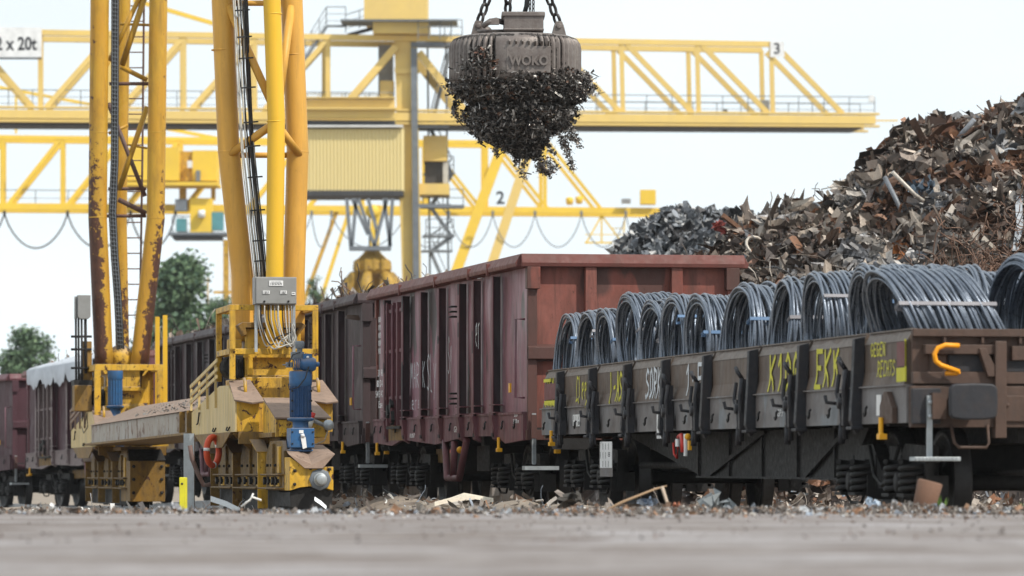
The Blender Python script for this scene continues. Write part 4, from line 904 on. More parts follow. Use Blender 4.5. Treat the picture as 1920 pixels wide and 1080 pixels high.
# notice boards
def plate(y, z, w_, h_, label=None, m='white', rows=4, a=-WF - .004):
    b = MB(); b.box(a - .006, a, y - w_ / 2, y + w_ / 2, z - h_ / 2, z + h_ / 2); po = b.build('notice_plate', m, fe)
    for i in range(rows):
        t = text('plate_text', '| | | 8 H |'[: 5 + (i * 3) % 6], h_ / rows * .8, 'ink', po, (a - .0075, y, z + h_ * (.5 - (i + .5) / rows)), (R(90), 0, R(-90)), 0.); t.scale = (w_ / h_ * 1.6, 1, 1)
plate(14.05, .72, .75, .30, rows=3); plate(14.05, .66, .8, .38, m='fsill', rows=0, a=-WF + .0); plate(10.75, 1.02, .5, .26, rows=4); plate(16.0, 1.13, .45, .14, rows=2); plate(.95, 1.13, .16, .18, rows=0)
side_text(ff, 'wagon_number', '31 RIV', .08, 'white', 12.6, 1.19, a=-WF - .004, sx=2); side_text(ff, 'wagon_number', '80', .08, 'white', 12.6, 1.07, a=-WF - .004, sx=2)
side_text(ff, 'plate_text', 'CE', .06, 'white', 8.3, 1.16, a=-WF - .004, sx=2); side_text(ff, 'plate_text', 'GP.r', .1, 'white', 4.9, 1.1, a=-WF - .004, sx=1.4)
ga = -WF + .022
spray(ff, 'K100', 5.45, 1.325, .325, .34, 'gyel', ga, .046); spray(ff, 'EKk', 3.45, 1.33, .32, .33, 'gyel', ga, .046)
spray(ff, 'GEGEN', 1.36, 1.56, .11, .115, 'gyel', ga - .004, .017); spray(ff, 'RECHTS', 1.10, 1.38, .13, .11, 'gyel', ga - .004, .018)
spray(ff, 'K1ER', 18.2, 1.33, .32, .30, 'gyel', ga, .045); spray(ff, 'CLeey', 16.15, 1.36, .29, .19, 'gyel', ga, .03); spray(ff, 'L-ASS', 13.9, 1.33, .32, .19, 'gyel', ga, .042)
spray(ff, 'SORK', 11.75, 1.34, .31, .23, 'gwhite', ga, .042); spray(ff, '1.E', 9.55, 1.34, .31, .32, 'gwhite', ga, .042)
for (ya, yb_, za, zb, m_) in ((.08, .36, 1.45, 1.66, 'gpurp'), (.08, .38, 1.32, 1.44, 'gyel'), (.08, .10, 1.44, 1.68, 'gyel'), (17.3, 18.35, 1.40, 1.60, 'gpurp'), (17.2, 18.35, 1.33, 1.39, 'gyel'), (17.9, 18.4, 1.62, 1.66, 'gyel')):
    b = MB(); b.box(-WF - .0 + .006, -WF + .02, ya, yb_, za, zb); b.build('painted_field', m_, fe)
# ---------------------------------------------------------------- wire coils
def coil_mesh(seed, turns, length, R0, r=.0135, lean=0.):
    q = random.Random(seed); b = MB(); n = 40; turns = int(turns * 2.9)
    for t in range(turns):
        lay = (t % 3) / 2.; x = (t / turns - .5) * length + q.uniform(-.012, .012); rr = R0 - .075 * lay + q.uniform(-.012, .012) - (.02 * q.random() if t % 7 == 0 else 0); wob = (t // 9) % 5; t1, t2 = q.gauss(0, .012) + .05 * math.sin(wob * 2.1 + seed), q.gauss(0, .012) + .05 * math.cos(wob * 1.7 + seed)
        ey, ez = q.uniform(-.02, .02), q.uniform(-.015, .02) * (1 - lay); ov = q.uniform(-.008, .008)
        pts = []
        for i in range(n):
            th = 2 * math.pi * i / n; c_, s_ = math.cos(th), math.sin(th)
            R_ = rr * (1 + ov * math.cos(2 * th))
            pts.append((x + (t1 * c_ + t2 * s_ + lean * s_) * R_ + .012 * math.sin(3 * th + t), R_ * c_ + ey, R0 + R_ * s_ * .97 + ez - .012))
        b.tube(pts, r, 5, closed=True)
    return b
def strap_mesh(length, R0, th, lean=0., wd=.034):
    b = MB(); c_, s_ = math.cos(th), math.sin(th); Ro, Ri = R0 + .022, R0 - .11
    xo = lean * s_ * R0
    tg = Vector((0, -s_, c_)) * wd / 2
    loop = [(-length / 2 - .04, Ri), (-length / 2 - .04, Ro), (length / 2 + .04, Ro), (length / 2 + .04, Ri)]
    for (xa_, ra), (xb_, rb) in zip(loop, loop[1:] + loop[:1]):
        p = Vector((xa_ + xo, ra * c_, R0 + ra * s_ * .97)); q = Vector((xb_ + xo, rb * c_, R0 + rb * s_ * .97)); d = Vector((0, c_, s_)) * .004
        b.add([p - tg - d, p + tg - d, q + tg - d, q - tg - d, p - tg + d, p + tg + d, q + tg + d, q - tg + d], [(0, 1, 2, 3), (7, 6, 5, 4), (0, 4, 5, 1), (2, 6, 7, 3), (1, 5, 6, 2), (0, 3, 7, 4)])
    return b
def coil(local, yaw, seed, turns, length, R0, label, strapm='strap', ths=(2.55, .35, 4.2), roll=0., lean=0., scale=1.):
    e = empty('wire_coil'); e.matrix_world = Matrix.Translation(ff.o) @ ff.e.rotation_euler.to_matrix().to_4x4() @ Matrix.Translation(local) @ Matrix.Rotation(yaw, 4, 'Z') @ Matrix.Rotation(roll, 4, 'X')
    tag(e, label, 'wire coil', 'steel wire coils loaded on the flat wagon')
    coil_mesh(seed, turns, length, R0, lean=lean).build('windings', 'wire', e)
    for th in ths: strap_mesh(length, R0, th, lean).build('strap', strapm, e)
rc = random.Random(21)
ROW = [(17.75, 1.0, 'far end coil, first one after the red end wall', 'strap'), (16.35, .75, 'second coil from the far end of the wagon', 'strap2'), (15.0, .8, 'third coil from the far end, blue strap low on its side', 'strap'),
       (13.6, .55, 'narrow one poking up higher than both its neighbours', 'strap2'), (12.3, .9, 'fifth coil from the far end with a rusty strap', 'strap2'), (11.0, .6, 'narrow, above the white spray lettering', 'strap'),
       (9.7, .95, 'above the white numeral 1 on the side', 'strap'), (7.7, 1.05, 'broad, above the blank brown board', 'strap'), (5.65, .8, 'above the yellow number on the drop side', 'strap2'),
       (4.15, .75, 'above the yellow letters E and K', 'strap2'), (2.25, 1.05, 'biggest opening, above the crooked slogan', 'strap')]
for i, (d, ln, lb, sm) in enumerate(ROW):
    up = .02 + (.03 if d > 12 else 0) + (.09 if i == 3 else 0)
    coil(Vector((-WF + .16 + ln / 2, d, 1.27 + up)), rc.uniform(.0, .09), 100 + i, int(34 * ln) + 6, ln, .575 + rc.uniform(-.015, .012), 'coil in front row: ' + lb, sm, (rc.uniform(2.2, 3.0), rc.uniform(3.5, 4.3), rc.uniform(.1, .6))[:2], lean=rc.uniform(-.08, .05))
BACK = [(17.6, 'behind the far end coil'), (16.2, 'behind the second coil from the far end'), (14.7, 'behind the third coil from the far end'), (13.2, 'behind the high narrow coil'), (11.8, 'behind the fifth coil from the far end'), (10.3, 'behind the coil over the white lettering'),
        (8.9, 'behind the coil over the white numeral'), (7.3, 'behind the broad coil with the pale blue strap'), (5.6, 'behind the coil over the yellow number'), (4.0, 'behind the coil over the yellow letters'), (2.7, 'between the leaning coil and the scrap heap')]
for i, (d, lb) in enumerate(BACK):
    coil(Vector((.42 + rc.uniform(-.06, .06), d, 1.275)), rc.uniform(.0, .12), 200 + i, 38, 1.0, .57 + rc.uniform(-.02, .02), 'wire coil in the back row, ' + lb, 'strap', (3.9,), lean=rc.uniform(-.1, .1))
coil(Vector((-.86, 1.0, 1.25)), .06, 301, 44, .80, .54, 'slumped wire coil leaning askew behind the orange handle, white strap across it', 'strap2', (2.75,), lean=-.42)
coil(Vector((.36, .95, 1.28)), .16, 302, 50, 1.25, .585, 'wire coil at the right edge with a big dark opening', 'strap', (4.3,))
# ---------------------------------------------------------------- lifting magnet
MY = 57.0; S_ = FP / MY
mo = P(966, 132, MY); mg = empty('lifting_magnet', mo); mg.rotation_euler = (0, 0, .02)
tag(mg, 'round cast iron lifting magnet hanging from chains above the red wagon', 'lifting magnet')
def mp_(x, y, dy=0.): return Vector(((x - 966) / S_, dy, (132 - y) / S_))
Rm = 124 / S_
b = MB()
def ribrad(r, h, th, i):
    if r < Rm * .9: return r
    a = (th + math.pi / 2) % (2 * math.pi); a = min(a, 2 * math.pi - a)     # angle from the face towards the viewer
    if a < .33: return r * .985
    return r * (1 - .07 * smooth(.35, .6, .5 + .5 * math.cos(th * 62)))
hz = lambda y: (132 - y) / S_
b.lathe([(.001, hz(66)), (Rm * .6, hz(67)), (Rm * .84, hz(70)), (Rm * .94, hz(75)), (Rm * .985, hz(83)), (Rm, hz(92)), (Rm * 1.0, hz(110)), (Rm * 1.0, hz(132)), (Rm * 1.005, hz(152)), (Rm * .96, hz(158)), (.001, hz(160))], (0, 0, 0), n=480, rad=ribrad, wear=lambda p: .34 if (hz(156) < p[2] < hz(72) and Rm * .86 < math.hypot(p[0], p[1]) < Rm * .955 and abs(p[0]) > .02) else 0)  # dark rust tone in the grooves is painted shade that brings out the ribs
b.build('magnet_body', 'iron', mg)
b = MB()
for i in range(7):
    x = 951 + i * 12; b.obox(mp_(x + 2, 91, -Rm * .965), .022, .05, .10, Matrix.Rotation(R(50), 3, 'X').to_euler())
b.plate([mp_(947, 97, -Rm * .975), mp_(947, 147, -Rm * .99), mp_(1029, 147, -Rm * .98), mp_(1029, 97, -Rm * .965)], .05)
b.build('name_plate', 'iron', mg, .006)
t = text('raised_lettering', 'WOKO', .165, 'iron', mg, mp_(989, 125, -Rm * .985 - .012), (R(90), 0, R(1)), .014, .006); t.scale = (.86, 1, 1)
b = MB(); b.box(*[v for v in (mp_(944, 0).x, mp_(1018, 0).x, -.28, .22, hz(62), hz(26))]); b.box(mp_(940, 0).x, mp_(1021, 0).x, -.30, .24, hz(35), hz(26)); b.box(mp_(942, 0).x, mp_(1019, 0).x, -.29, .23, hz(61), hz(57))
b.build('terminal_box', 'iron', mg, .012)
lug_tops = []
for (x, dy) in ((897, .05), (1048, .1), (958, .45), (905, .5)):
    b = MB(); c = mp_(x, 70, dy); wv = .11
    for k in (-.07, .07):
        b.prism([(c.x - wv, c.z - .04), (c.x - wv * .55, c.z + .15), (c.x - .04, c.z + .20), (c.x + .04, c.z + .20), (c.x + wv * .55, c.z + .15), (c.x + wv, c.z - .04)], 1, c.y + k - .02, c.y + k + .02)
    b.lathe([(.001, -.11), (.035, -.11), (.035, .11), (.001, .11)], (c.x, c.y, c.z + .14), ax=1, n=10)
    if dy < .3: b.build('lug', 'iron', mg, .008)
    lug_tops.append(c + Vector((0, 0, .17)))
b = MB(); b.tube([mp_(945, 44, -.1), mp_(930, 41, -.2), mp_(918, 44, -.25), mp_(905, 52, -.2)], .035, 8); b.tube([mp_(945, 60, -.15), mp_(920, 61, -.2), mp_(895, 60, -.1)], .02, 6); b.obox(mp_(926, 44, -.22), .12, .1, .07)
b.ball(mp_(910, 62, .0), .09); b.build('cable_gland', 'iron', mg)
def chain(p, q, pitch, rr, label, sag=.0, lw=.032):
    p, q = Vector(p), Vector(q); Ln = (q - p).length; n = int(Ln / pitch); b = MB(); t = (q - p).normalized(); a = t.orthogonal().normalized(); c = t.cross(a)
    for i in range(n):
        u = (i + .5) / n; m = p.lerp(q, u) + Vector((sag * math.sin(math.pi * u), 0, 0)); s1 = (a if i % 2 else c)
        hl = pitch * .62; hw = lw
        pts = [m + t * (hl * cc) + s1 * (hw * ss) for cc, ss in ((1, 0), (.75, .8), (0, 1), (-.75, .8), (-1, 0), (-.75, -.8), (0, -1), (.75, -.8))]
        b.tube(pts, rr, 6, closed=True)
    o = b.build('chain', 'chain'); tag(o, label, 'chain', 'suspension chains above the magnet'); return o
hookp = mo + Vector((.12, .1, 3.2))
def ext(c, x0): return c
A_ = mo + lug_tops[0]; chain(A_, P(912, -6, MY) + (P(912, -6, MY) - A_) * 2.2, .115, .02, 'heavy chain at the left lug of the magnet', .03, .045)
A_ = mo + lug_tops[1]; chain(A_, P(1032, -6, MY) + (P(1032, -6, MY) - A_) * 2.2, .115, .02, 'heavy chain at the right lug of the magnet', -.03, .045)
chain(P(952, 24, MY + .2), P(955, -120, MY + .2), .11, .02, 'heavy chain straight up from the left edge of the terminal box', 0, .045)
chain(P(1000, 24, MY + .2), P(1001, -120, MY), .05, .007, 'thin chain, right one of the pair over the terminal box', 0, .014); chain(P(994, 24, MY + .2), P(992, -120, MY), .05, .007, 'thin chain, left one of the pair over the terminal box', 0, .014)
b = MB(); b.tube([P(983, 26, MY + .1), P(987, 12, MY + .1), P(989, -10, MY + .1), P(990, -120, MY + .1)], .03, 10)
tag(b.build('power_cable', 'cable'), 'thick black cable rising from the top of the magnet', 'cable')
# scrap sticking to the magnet
rm_ = random.Random(5); b = MB()
DK = [(.085, .075, .068)] * 5 + [(.14, .125, .115)] * 4 + [(.27, .255, .24)] * 3 + [(.028, .025, .024)] * 5 + [(.11, .06, .04), (.40, .38, .36)]
# outline of the clump: (height px, half width px, x centre)
OUT = [(118, 120, 980), (140, 132, 978), (165, 137, 977), (186, 128, 978), (198, 100, 976), (222, 99, 972), (242, 84, 968), (258, 66, 965), (274, 42, 978), (294, 16, 988)]
b.lathe([(.001, hz(128)), (Rm * .9, hz(142)), (Rm * .80, hz(175)), (Rm * .60, hz(210)), (Rm * .38, hz(240)), (.001, hz(262))], (0, 0, 0), n=28, col=(.02, .018, .018))
for i in range(27000):
    y = rm_.uniform(122, 294); hw = interp([(a, c) for a, c, _ in OUT], y); xc = interp([(a, c) for a, _, c in OUT], y)
    th = rm_.uniform(0, 6.283); rr = hw * (rm_.uniform(.74, 1.0) + (.09 * rm_.random() if rm_.random() < .3 else 0))
    lump_ = 1 + (.08 if y < 190 else .26) * mn.noise(Vector((math.cos(th) * 2.6, math.sin(th) * 2.6, y * .035)))
    if 176 < y < 202: lump_ *= .92
    p = Vector(((xc - 966) + rr * lump_ * math.cos(th), rr * lump_ * math.sin(th), 0)) / S_; p.z = hz(y)
    if y < 140 and p.y < 0:
        lim = 145 - 14 * max(0, mn.noise(Vector((th * 3, 0, 0)))) - (6 if p.x > 0.45 else 0) + (10 if abs((th - 4.71)) < .32 else 0)
        if p.x < -.60: lim += 14
        if y < lim: continue
    elif y < 142: continue
    if p.x < -.62 and y < 150: continue
    shard(b, p, rm_.uniform(.018, .05) * (1.5 if rm_.random() < .15 else 1), jit(rm_.choice(DK), rm_, .4), rm_, rm_.choice(('chip', 'sheet', 'crump', 'strip', 'strip', 'strip', 'wire', 'wire')))
# the mound reaching up on the left of the name plate
for i in range(330):
    u = rm_.random(); x = min(930, 900 + rm_.gauss(0, 4 + 22 * (1 - u))); y = 100 + 40 * (1 - u) + rm_.uniform(-3, 3)
    p = mp_(x, y); rr2 = max(0., (Rm * 1.03) ** 2 - p.x ** 2); p.y = -math.sqrt(rr2) - rm_.uniform(0, .06)
    shard(b, p, rm_.uniform(.03, .055), jit(rm_.choice(DK + [(.2, .1, .07)]), rm_, .4), rm_)
# hanging strings of scrap
STR = [((930, 262), (928, 282), (932, 298)), ((905, 240), (900, 262), (906, 270)), ((988, 270), (985, 300), (978, 320), (984, 338)), ((968, 265), (965, 290), (971, 312)), ((1005, 270), (1012, 300), (1018, 318), (1032, 328)), ((1040, 250), (1060, 265), (1068, 300), (1074, 322)),
       ((1060, 225), (1075, 250), (1088, 276)), ((870, 215), (885, 245), (880, 250)), ((1050, 262), (1062, 285)), ((945, 262), (945, 284), (948, 290)), ((1025, 262), (1030, 280), (1040, 292)), ((890, 250), (915, 268)), ((1016, 300), (1012, 318), (1030, 330)), ((1048, 235), (1072, 262), (1085, 262)), ((850, 195), (862, 228)), ((858, 180), (850, 215))]
for st in STR:
    dep = rm_.uniform(-.35, .1)
    for p, q in zip(st, st[1:]):
        Ln = math.hypot(q[0] - p[0], q[1] - p[1]); k = int(Ln / .4)
        for j in range(k):
            u = j / k; x, y = p[0] + (q[0] - p[0]) * u, p[1] + (q[1] - p[1]) * u
            shard(b, mp_(x + rm_.gauss(0, 3.0), y + rm_.gauss(0, 2), dep + rm_.gauss(0, .04)), rm_.uniform(.025, .055), jit(rm_.choice(DK), rm_, .4), rm_, rm_.choice(('chip', 'sheet', 'strip', 'wire')))
for i in range(260): shard(b, mp_(rm_.gauss(1026, 10), rm_.gauss(315, 8), rm_.gauss(-.2, .05)), .035, jit(rm_.choice(DK), rm_), rm_)
b.tube([mp_(868, 222, -.3), mp_(858, 227, -.3), mp_(869, 240, -.3), mp_(880, 238, -.3)], .008, 5, col=(.03, .03, .03))
o = b.build('held_scrap', 'scrapd'); o.location = mo
tag(o, 'shaggy clump of dark shredded scrap clinging under the magnet', 'scrap', kind='stuff')
# ---------------------------------------------------------------- near crane: two rail trucks, two tube legs and a connecting beam
T1 = Frame('gantry_crane', (-2.5, 58, 0), .18); ce = T1.e
tag(ce, 'near yellow gantry crane on tube legs with two rail trucks and a blue motor', 'gantry crane')
# left truck frame, as a helper only for coordinates, expressed in the crane's own frame
class Sub:
    def __init__(s, o): s.o = Vector(o); s.u, s.v = T1.u, T1.v
    px = Frame.px
T2 = Sub((-6.22, 79.2, -.06))
def to1(T, p):
    """local point of T -> local of crane"""
    if T is T1: return Vector(p)
    d = T2.o - T1.o; return Vector((d.dot(T1.v), d.dot(T1.u), d.z)) + Vector(p)
D2 = to1(T2, (0, 0, 0))
class OB(MB):
    """builder whose points are given in a truck's frame"""
    def __init__(s, T): super().__init__(); s.T = T; s.d = to1(T, (0, 0, 0))
    def add(s, vs, fs, **k): return super().add([Vector(v) + s.d for v in vs], fs, **k)
def leg(T, name, pts, r, m, wear=None, n=28, seams=()):
    """pts: (px, py, depth)"""
    q = [T.px(*p) for p in pts]; out = [q[0]]
    for a, b_ in zip(q, q[1:]):
        k = max(2, int((b_ - a).length / .25))
        out += [a.lerp(b_, (i + 1) / k) for i in range(k)]
    b = OB(T); b.tube(out, r, n)
    if wear: b.w = [wear(Vector(v) - b.d) for v in b.v]
    o = b.build(name, m, ce)
    for (sx, sy, sdp) in seams:
        c = OB(T); p = T.px(sx, sy, sdp); c.lathe([(r + .0005, -.008), (r + .004, -.004), (r + .004, .004), (r + .0005, .008)], p, n=28); c.build('weld_seam', m, o)
    return o
# ---- near leg
top = -420
leg(T1, 'leg_tube', [(455, 640, 4.7), (455, 520, 4.7), (429, 285, 4.7), (417, 0, 4.7), (405, top, 4.7)], .148, 'tube', lambda p: .10 * max(0, 1 - (p.z - 2.6) / 1.6), seams=((417, 94, 4.7), (429, 285, 4.7)))
leg(T1, 'leg_tube', [(551, 640, 4.7), (551, 520, 4.7), (558, 285, 4.7), (547, 0, 4.7), (534, top, 4.7)], .148, 'tube', lambda p: .06 * max(0, 1 - (p.z - 2.6) / 1.6), seams=((550, 103, 4.7), (558, 285, 4.7)))
leg(T1, 'leg_tube', [(515, 640, 4.1), (515, 520, 4.1), (518, 225, 4.1), (510, 0, 4.1), (500, top, 4.1)], .118, 'tube_c', seams=((517, 228, 4.1), (512, 26, 4.1)))
def brace(T, a, c, r, m='tube'):
    b = OB(T); p, q = T.px(*a), T.px(*c); b.tube([p, q], r, 16)
    return b.build('brace_tube', m, ce)
brace(T1, (428, 12, 4.6), (512, 200, 4.25), .055); brace(T1, (546, 12, 4.6), (522, 200, 4.25), .055)
brace(T1, (432, 289, 4.6), (516, 230, 4.2), .055); brace(T1, (561, 290, 4.6), (520, 235, 4.2), .055); brace(T1, (435, 291, 4.8), (556, 291, 4.8), .038); brace(T1, (420, 6, 4.8), (548, 6, 4.8), .038)
brace(T1, (424, -10, 4.6), (508, -180, 4.25), .055); brace(T1, (544, -10, 4.6), (514, -180, 4.25), .055)
# cable bundle
cab = [(447, -300), (449, 0), (452, 60), (455, 130), (459, 200), (464, 280), (470, 340), (478, 420), (487, 500), (489, 530)]
for i in range(9):
    b = OB(T1); o_ = (i - 4) * 3.0
    if i in (2, 5): w_ = [0, 0, 2, -2, 3, 9, 5, -2, 0, 0]
    else: w_ = [0] * 10
    b.tube([T1.px(x + o_ * (1.0) + 1 + w_[j] + rng.uniform(-.8, .8), y, 4.35 + .02 * (i % 3)) for j, (x, y) in enumerate(cab)], .009 + .003 * (i % 2), 7)
    b.build('cable', ('cablew', 'cablew', 'cable', 'cablew', 'cable', 'cablew', 'cable', 'cable', 'cable')[i], ce)
b = OB(T1)
for y in (20, 70, 110, 165, 230, 275, 333, 395, 452, 490):
    k = y / 500 * 40; b.bar(T1.px(447 + k * .95 - 8, y, 4.3), T1.px(447 + k * .95 + 20, y - 2, 4.3), .012, .02)
b.build_each('cable_tie', 'cable', ce)
b = OB(T1)
for x0, x1 in ((468, 478),): b.bar(T1.px(461, -300, 4.5), T1.px(461, 0, 4.5), .05, .05); b.bar(T1.px(461, 0, 4.5), T1.px(472, 280, 4.5), .05, .05); b.bar(T1.px(472, 280, 4.5), T1.px(494, 530, 4.5), .05, .05)
b.build('cable_tray', 'cable', ce)
# ---- far leg
def wA(p): return .02 + (.20 * smooth(-.02, .12, -(p.x - wA.c(p.z)) - .02) * smooth(6.2, 3.6, p.z) if True else 0) + .03
def mkwear(T, pts, side, hi=.34, z0=5.4, z1=3.6, edge=.03):
    q = [T.px(*p) for p in pts]
    def cx(z):
        for a, c in zip(q, q[1:]):
            if min(a.z, c.z) <= z <= max(a.z, c.z): return a.x + (c.x - a.x) * (z - a.z) / (c.z - a.z + 1e-9)
        return q[0].x
    def f(p):
        s_ = (p.x - cx(p.z)) * side; f1_ = smooth(-.10 + edge, .10 + edge, s_); f2_ = 1 - smooth(z1, z0, p.z)
        return hi * f1_ * f2_ + .07 * smooth(.02, .12, s_) + .02
    return f
pA = [(195, 686, 4.7), (183, 408, 4.7), (187, 0, 4.7), (190, top, 4.7)]; pB = [(261, 686, 4.7), (292, 410, 4.7), (297, 0, 4.7), (300, top, 4.7)]
leg(T2, 'leg_tube', pA, .168, 'tube_w', mkwear(T2, pA, -1, .30, 8.2, 3.4, -.06), seams=((185, 249, 4.7), (183, 408, 4.7)))
leg(T2, 'leg_tube', pB, .165, 'tube_w', mkwear(T2, pB, 1, .29, 7.0, 3.0, -.01), seams=((294, 249, 4.7), (292, 410, 4.7)))
leg(T2, 'leg_tube', [(230, 686, 6.0), (225, 408, 6.0), (232, 0, 6.0), (236, top, 6.0)], .125, 'tube_w', lambda p: .22 * (1 - smooth(3.4, 5.2, p.z)))
for a, c, r_, m_ in (((263, -8), (206, 112), .045, 'tube_w'), ((272, -8), (229, 122), .055, 'tube_w'), ((226, 125), (276, 150), .045, 'tube_w'), ((205, 157), (278, 157), .032, 'rusty'), ((203, 193), (272, 368), .04, 'rusty'), ((276, 200), (223, 356), .05, 'tube_w'),
                     ((222, 374), (274, 400), .045, 'rusty'), ((200, 405), (274, 405), .03, 'rusty'), ((203, 354), (274, 354), .03, 'rusty'), ((225, 45), (280, 47), .025, 'tube_w'), ((204, 250), (240, 235), .03, 'tube_w'), ((232, 270), (276, 278), .02, 'tube_w'), ((206, 112), (180, 170), .03, 'tube_w')):
    brace(T2, (*a, 5.0), (*c, 5.0), r_, m_)
b = OB(T2)
tray = [(216, -400), (216, 0), (215, 300), (211, 400), (215, 480), (221, 560), (226, 655)]
for p, q in zip(tray, tray[1:]): b.bar(T2.px(*p, 4.75), T2.px(*q, 4.75), .14, .05)
b.build('cable_tray', 'cable', ce)
b = OB(T2)
for dx in (-5, 5, 0): b.tube([T2.px(x + dx, y, 4.68) for x, y in tray], .008, 5)
for i in range(90):
    y = -40 + i * 7.7; x = interp([(yy, xx) for xx, yy in tray], y); b.bar(T2.px(x - 5, y, 4.66), T2.px(x + 5, y + 1, 4.66), .008, .008)
b.build('tray_cable', 'greyst', ce)
b = OB(T2)
for xs in (((238, -300), (237, 0), (236, 300), (233, 610)), ((271, -300), (270, 0), (267, 300), (262, 610))): b.tube([T2.px(*p, 6.5) for p in xs], .022, 6)
y = -250
while y < 610: xl, xr = 237 - .004 * y, 270.5 - .012 * y; b.tube([T2.px(xl, y, 6.5), T2.px(xr, y, 6.5)], .012, 5); y += 29
b.build('ladder', 'rusty', ce)
# ---- truck bodies
def truck(T, near):
    def B(name, m, fn, bevel=.006): b = OB(T); fn(b); return b.build(name, m, ce, bevel)
    # front housing with arched cut-out over the first wheel
    if near:
        def hs(b):
            pr = [(-.28, .30), (-.28, .60), (-.13, .60)] ; 
            b.prism([(-.28, .30), (-.15, .34), (0, .355), (.15, .34), (.27, .30), (.27, .60), (.12, .60), (-.10, .60), (-.28, .72)], 1, 0, 1.6)
        B('wheel_housing', 'yel', hs)
        B('housing_cover', 'dust', lambda b: (b.plate([(-.30, -.02, .76), (-.10, -.06, .58), (.13, -.06, .58), (.29, -.02, .76), (.26, .9, .88), (-.24, .9, .88)], .02)))
        B('wheel_guard', 'dkst', lambda b: (b.prism([(-.27, .28), (-.26, .10), (-.18, .04), (.18, .04), (.26, .10), (.27, .28), (.15, .33), (0, .345), (-.15, .33)], 1, .06, 1.3)))
        B('shaft_flange', 'greyst', lambda b: (b.lathe([(.001, 0), (.14, 0), (.14, -.02), (.10, -.035), (.001, -.035)], (.10, 0, .44), ax=1, n=8)))
        B('drive_shaft', 'galv', lambda b: b.lathe([(.001, -.15), (.055, -.15), (.068, -.14), (.068, -.04), (.085, -.03), (.085, 0)], (.10, -.02, .44), ax=1, n=20))
        def bl(b):
            for x, z in ((-.02, .58), (.0, .30), (.22, .57), (-.22, .55), (-.22, .38)): b.lathe([(.001, -.02), (.022, -.02), (.022, 0), (.001, 0)], (x, -.005, z), ax=1, n=6)
        B('bolt', 'dkst', bl, 0)
    else:
        B('wheel_housing', 'yel2', lambda b: b.box(-.30, .30, 0, 1.6, .10, .80))
        def bl(b):
            for x in (-.24, .24):
                for z in (.25, .48, .70): b.lathe([(.001, -.02), (.03, -.02), (.03, 0), (.001, 0)], (x, -.005, z), ax=1, n=6)
        B('bolt', 'dkst', bl, 0)
        B('housing_cover', 'dkst', lambda b: b.plate([(-.32, -.02, .81), (.31, -.02, .81), (.28, .5, 1.0), (-.29, .5, 1.0)], .02))
    for yw in (.75, 3.2, 5.4, 7.3):
        w_ = OB(T); w_.lathe([(.06, -.09), (.30, -.06), (.37, -.09), (.37, .06), (.40, .07), (.40, .09), (.30, .07), (.06, .09)], (0, yw, .37), ax=0, n=32); w_.build('wheel', 'wheel', ce)
    # ribbed lower body
    a = -.27
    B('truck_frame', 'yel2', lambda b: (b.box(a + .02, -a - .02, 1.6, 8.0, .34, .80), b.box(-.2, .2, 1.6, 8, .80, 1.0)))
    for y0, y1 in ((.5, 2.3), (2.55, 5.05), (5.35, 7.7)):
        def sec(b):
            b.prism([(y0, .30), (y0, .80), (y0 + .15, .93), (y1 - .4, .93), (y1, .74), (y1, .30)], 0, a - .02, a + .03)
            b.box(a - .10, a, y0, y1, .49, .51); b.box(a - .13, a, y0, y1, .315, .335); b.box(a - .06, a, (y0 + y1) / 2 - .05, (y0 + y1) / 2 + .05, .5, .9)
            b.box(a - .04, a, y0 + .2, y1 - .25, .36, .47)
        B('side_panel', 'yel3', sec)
        for q_ in ((y0 + .25, y0 + .45, .52, .86), (y1 - .9, y1 - .6, .35, .48), (y0 + .3, y0 + .55, .35, .48)): B('web_strip', 'yel', lambda b: b.box(a - .05, a - .0205, *q_))
        def bl(b):
            for k in range(4):
                y = y0 + .35 + k * (y1 - y0 - .6) / 3; b.obox((a - .06, y, .42), .05, .10, .05); b.obox((a - .06, y + .06, .42), .04, .03, .10); b.lathe([(.001, -.03), (.02, -.03), (.02, 0), (.001, 0)], (a - .02, y, .62), ax=0, n=6)
        B('clamp', 'dkst', bl, 0)
    for i, y in enumerate((2.42, 5.2, 7.85)):
        def rb(b):
            b.box(a - .11, a + .02, y, y + .04, .06, .80); b.plate([(a - .13, y - .02, .80), (a + .03, y - .02, .80), (a + .0, y + .35, 1.0), (a - .2, y + .35, 1.0)], .015)
            for z in (.15, .42, .68): b.lathe([(.001, -.015), (.024, -.015), (.024, 0), (.001, 0)], (a - .05, y, z), ax=1, n=6)
        B('frame_rib', 'yel' if i == 0 and near else 'yel2', rb, .003)
    B('shade_fill', 'dkst', lambda b: b.box(a + .04, -a - .04, 1.4, 8.2, .03, .345))  # added dark block, stands for the black shade in the openings under the frame
    B('cross_deck', 'yel2', lambda b: (b.box(-.34, .36, 1.3, 8, .98, 1.04), b.box(-.6, .6, 2.7, 2.75, .9, 1.06)))
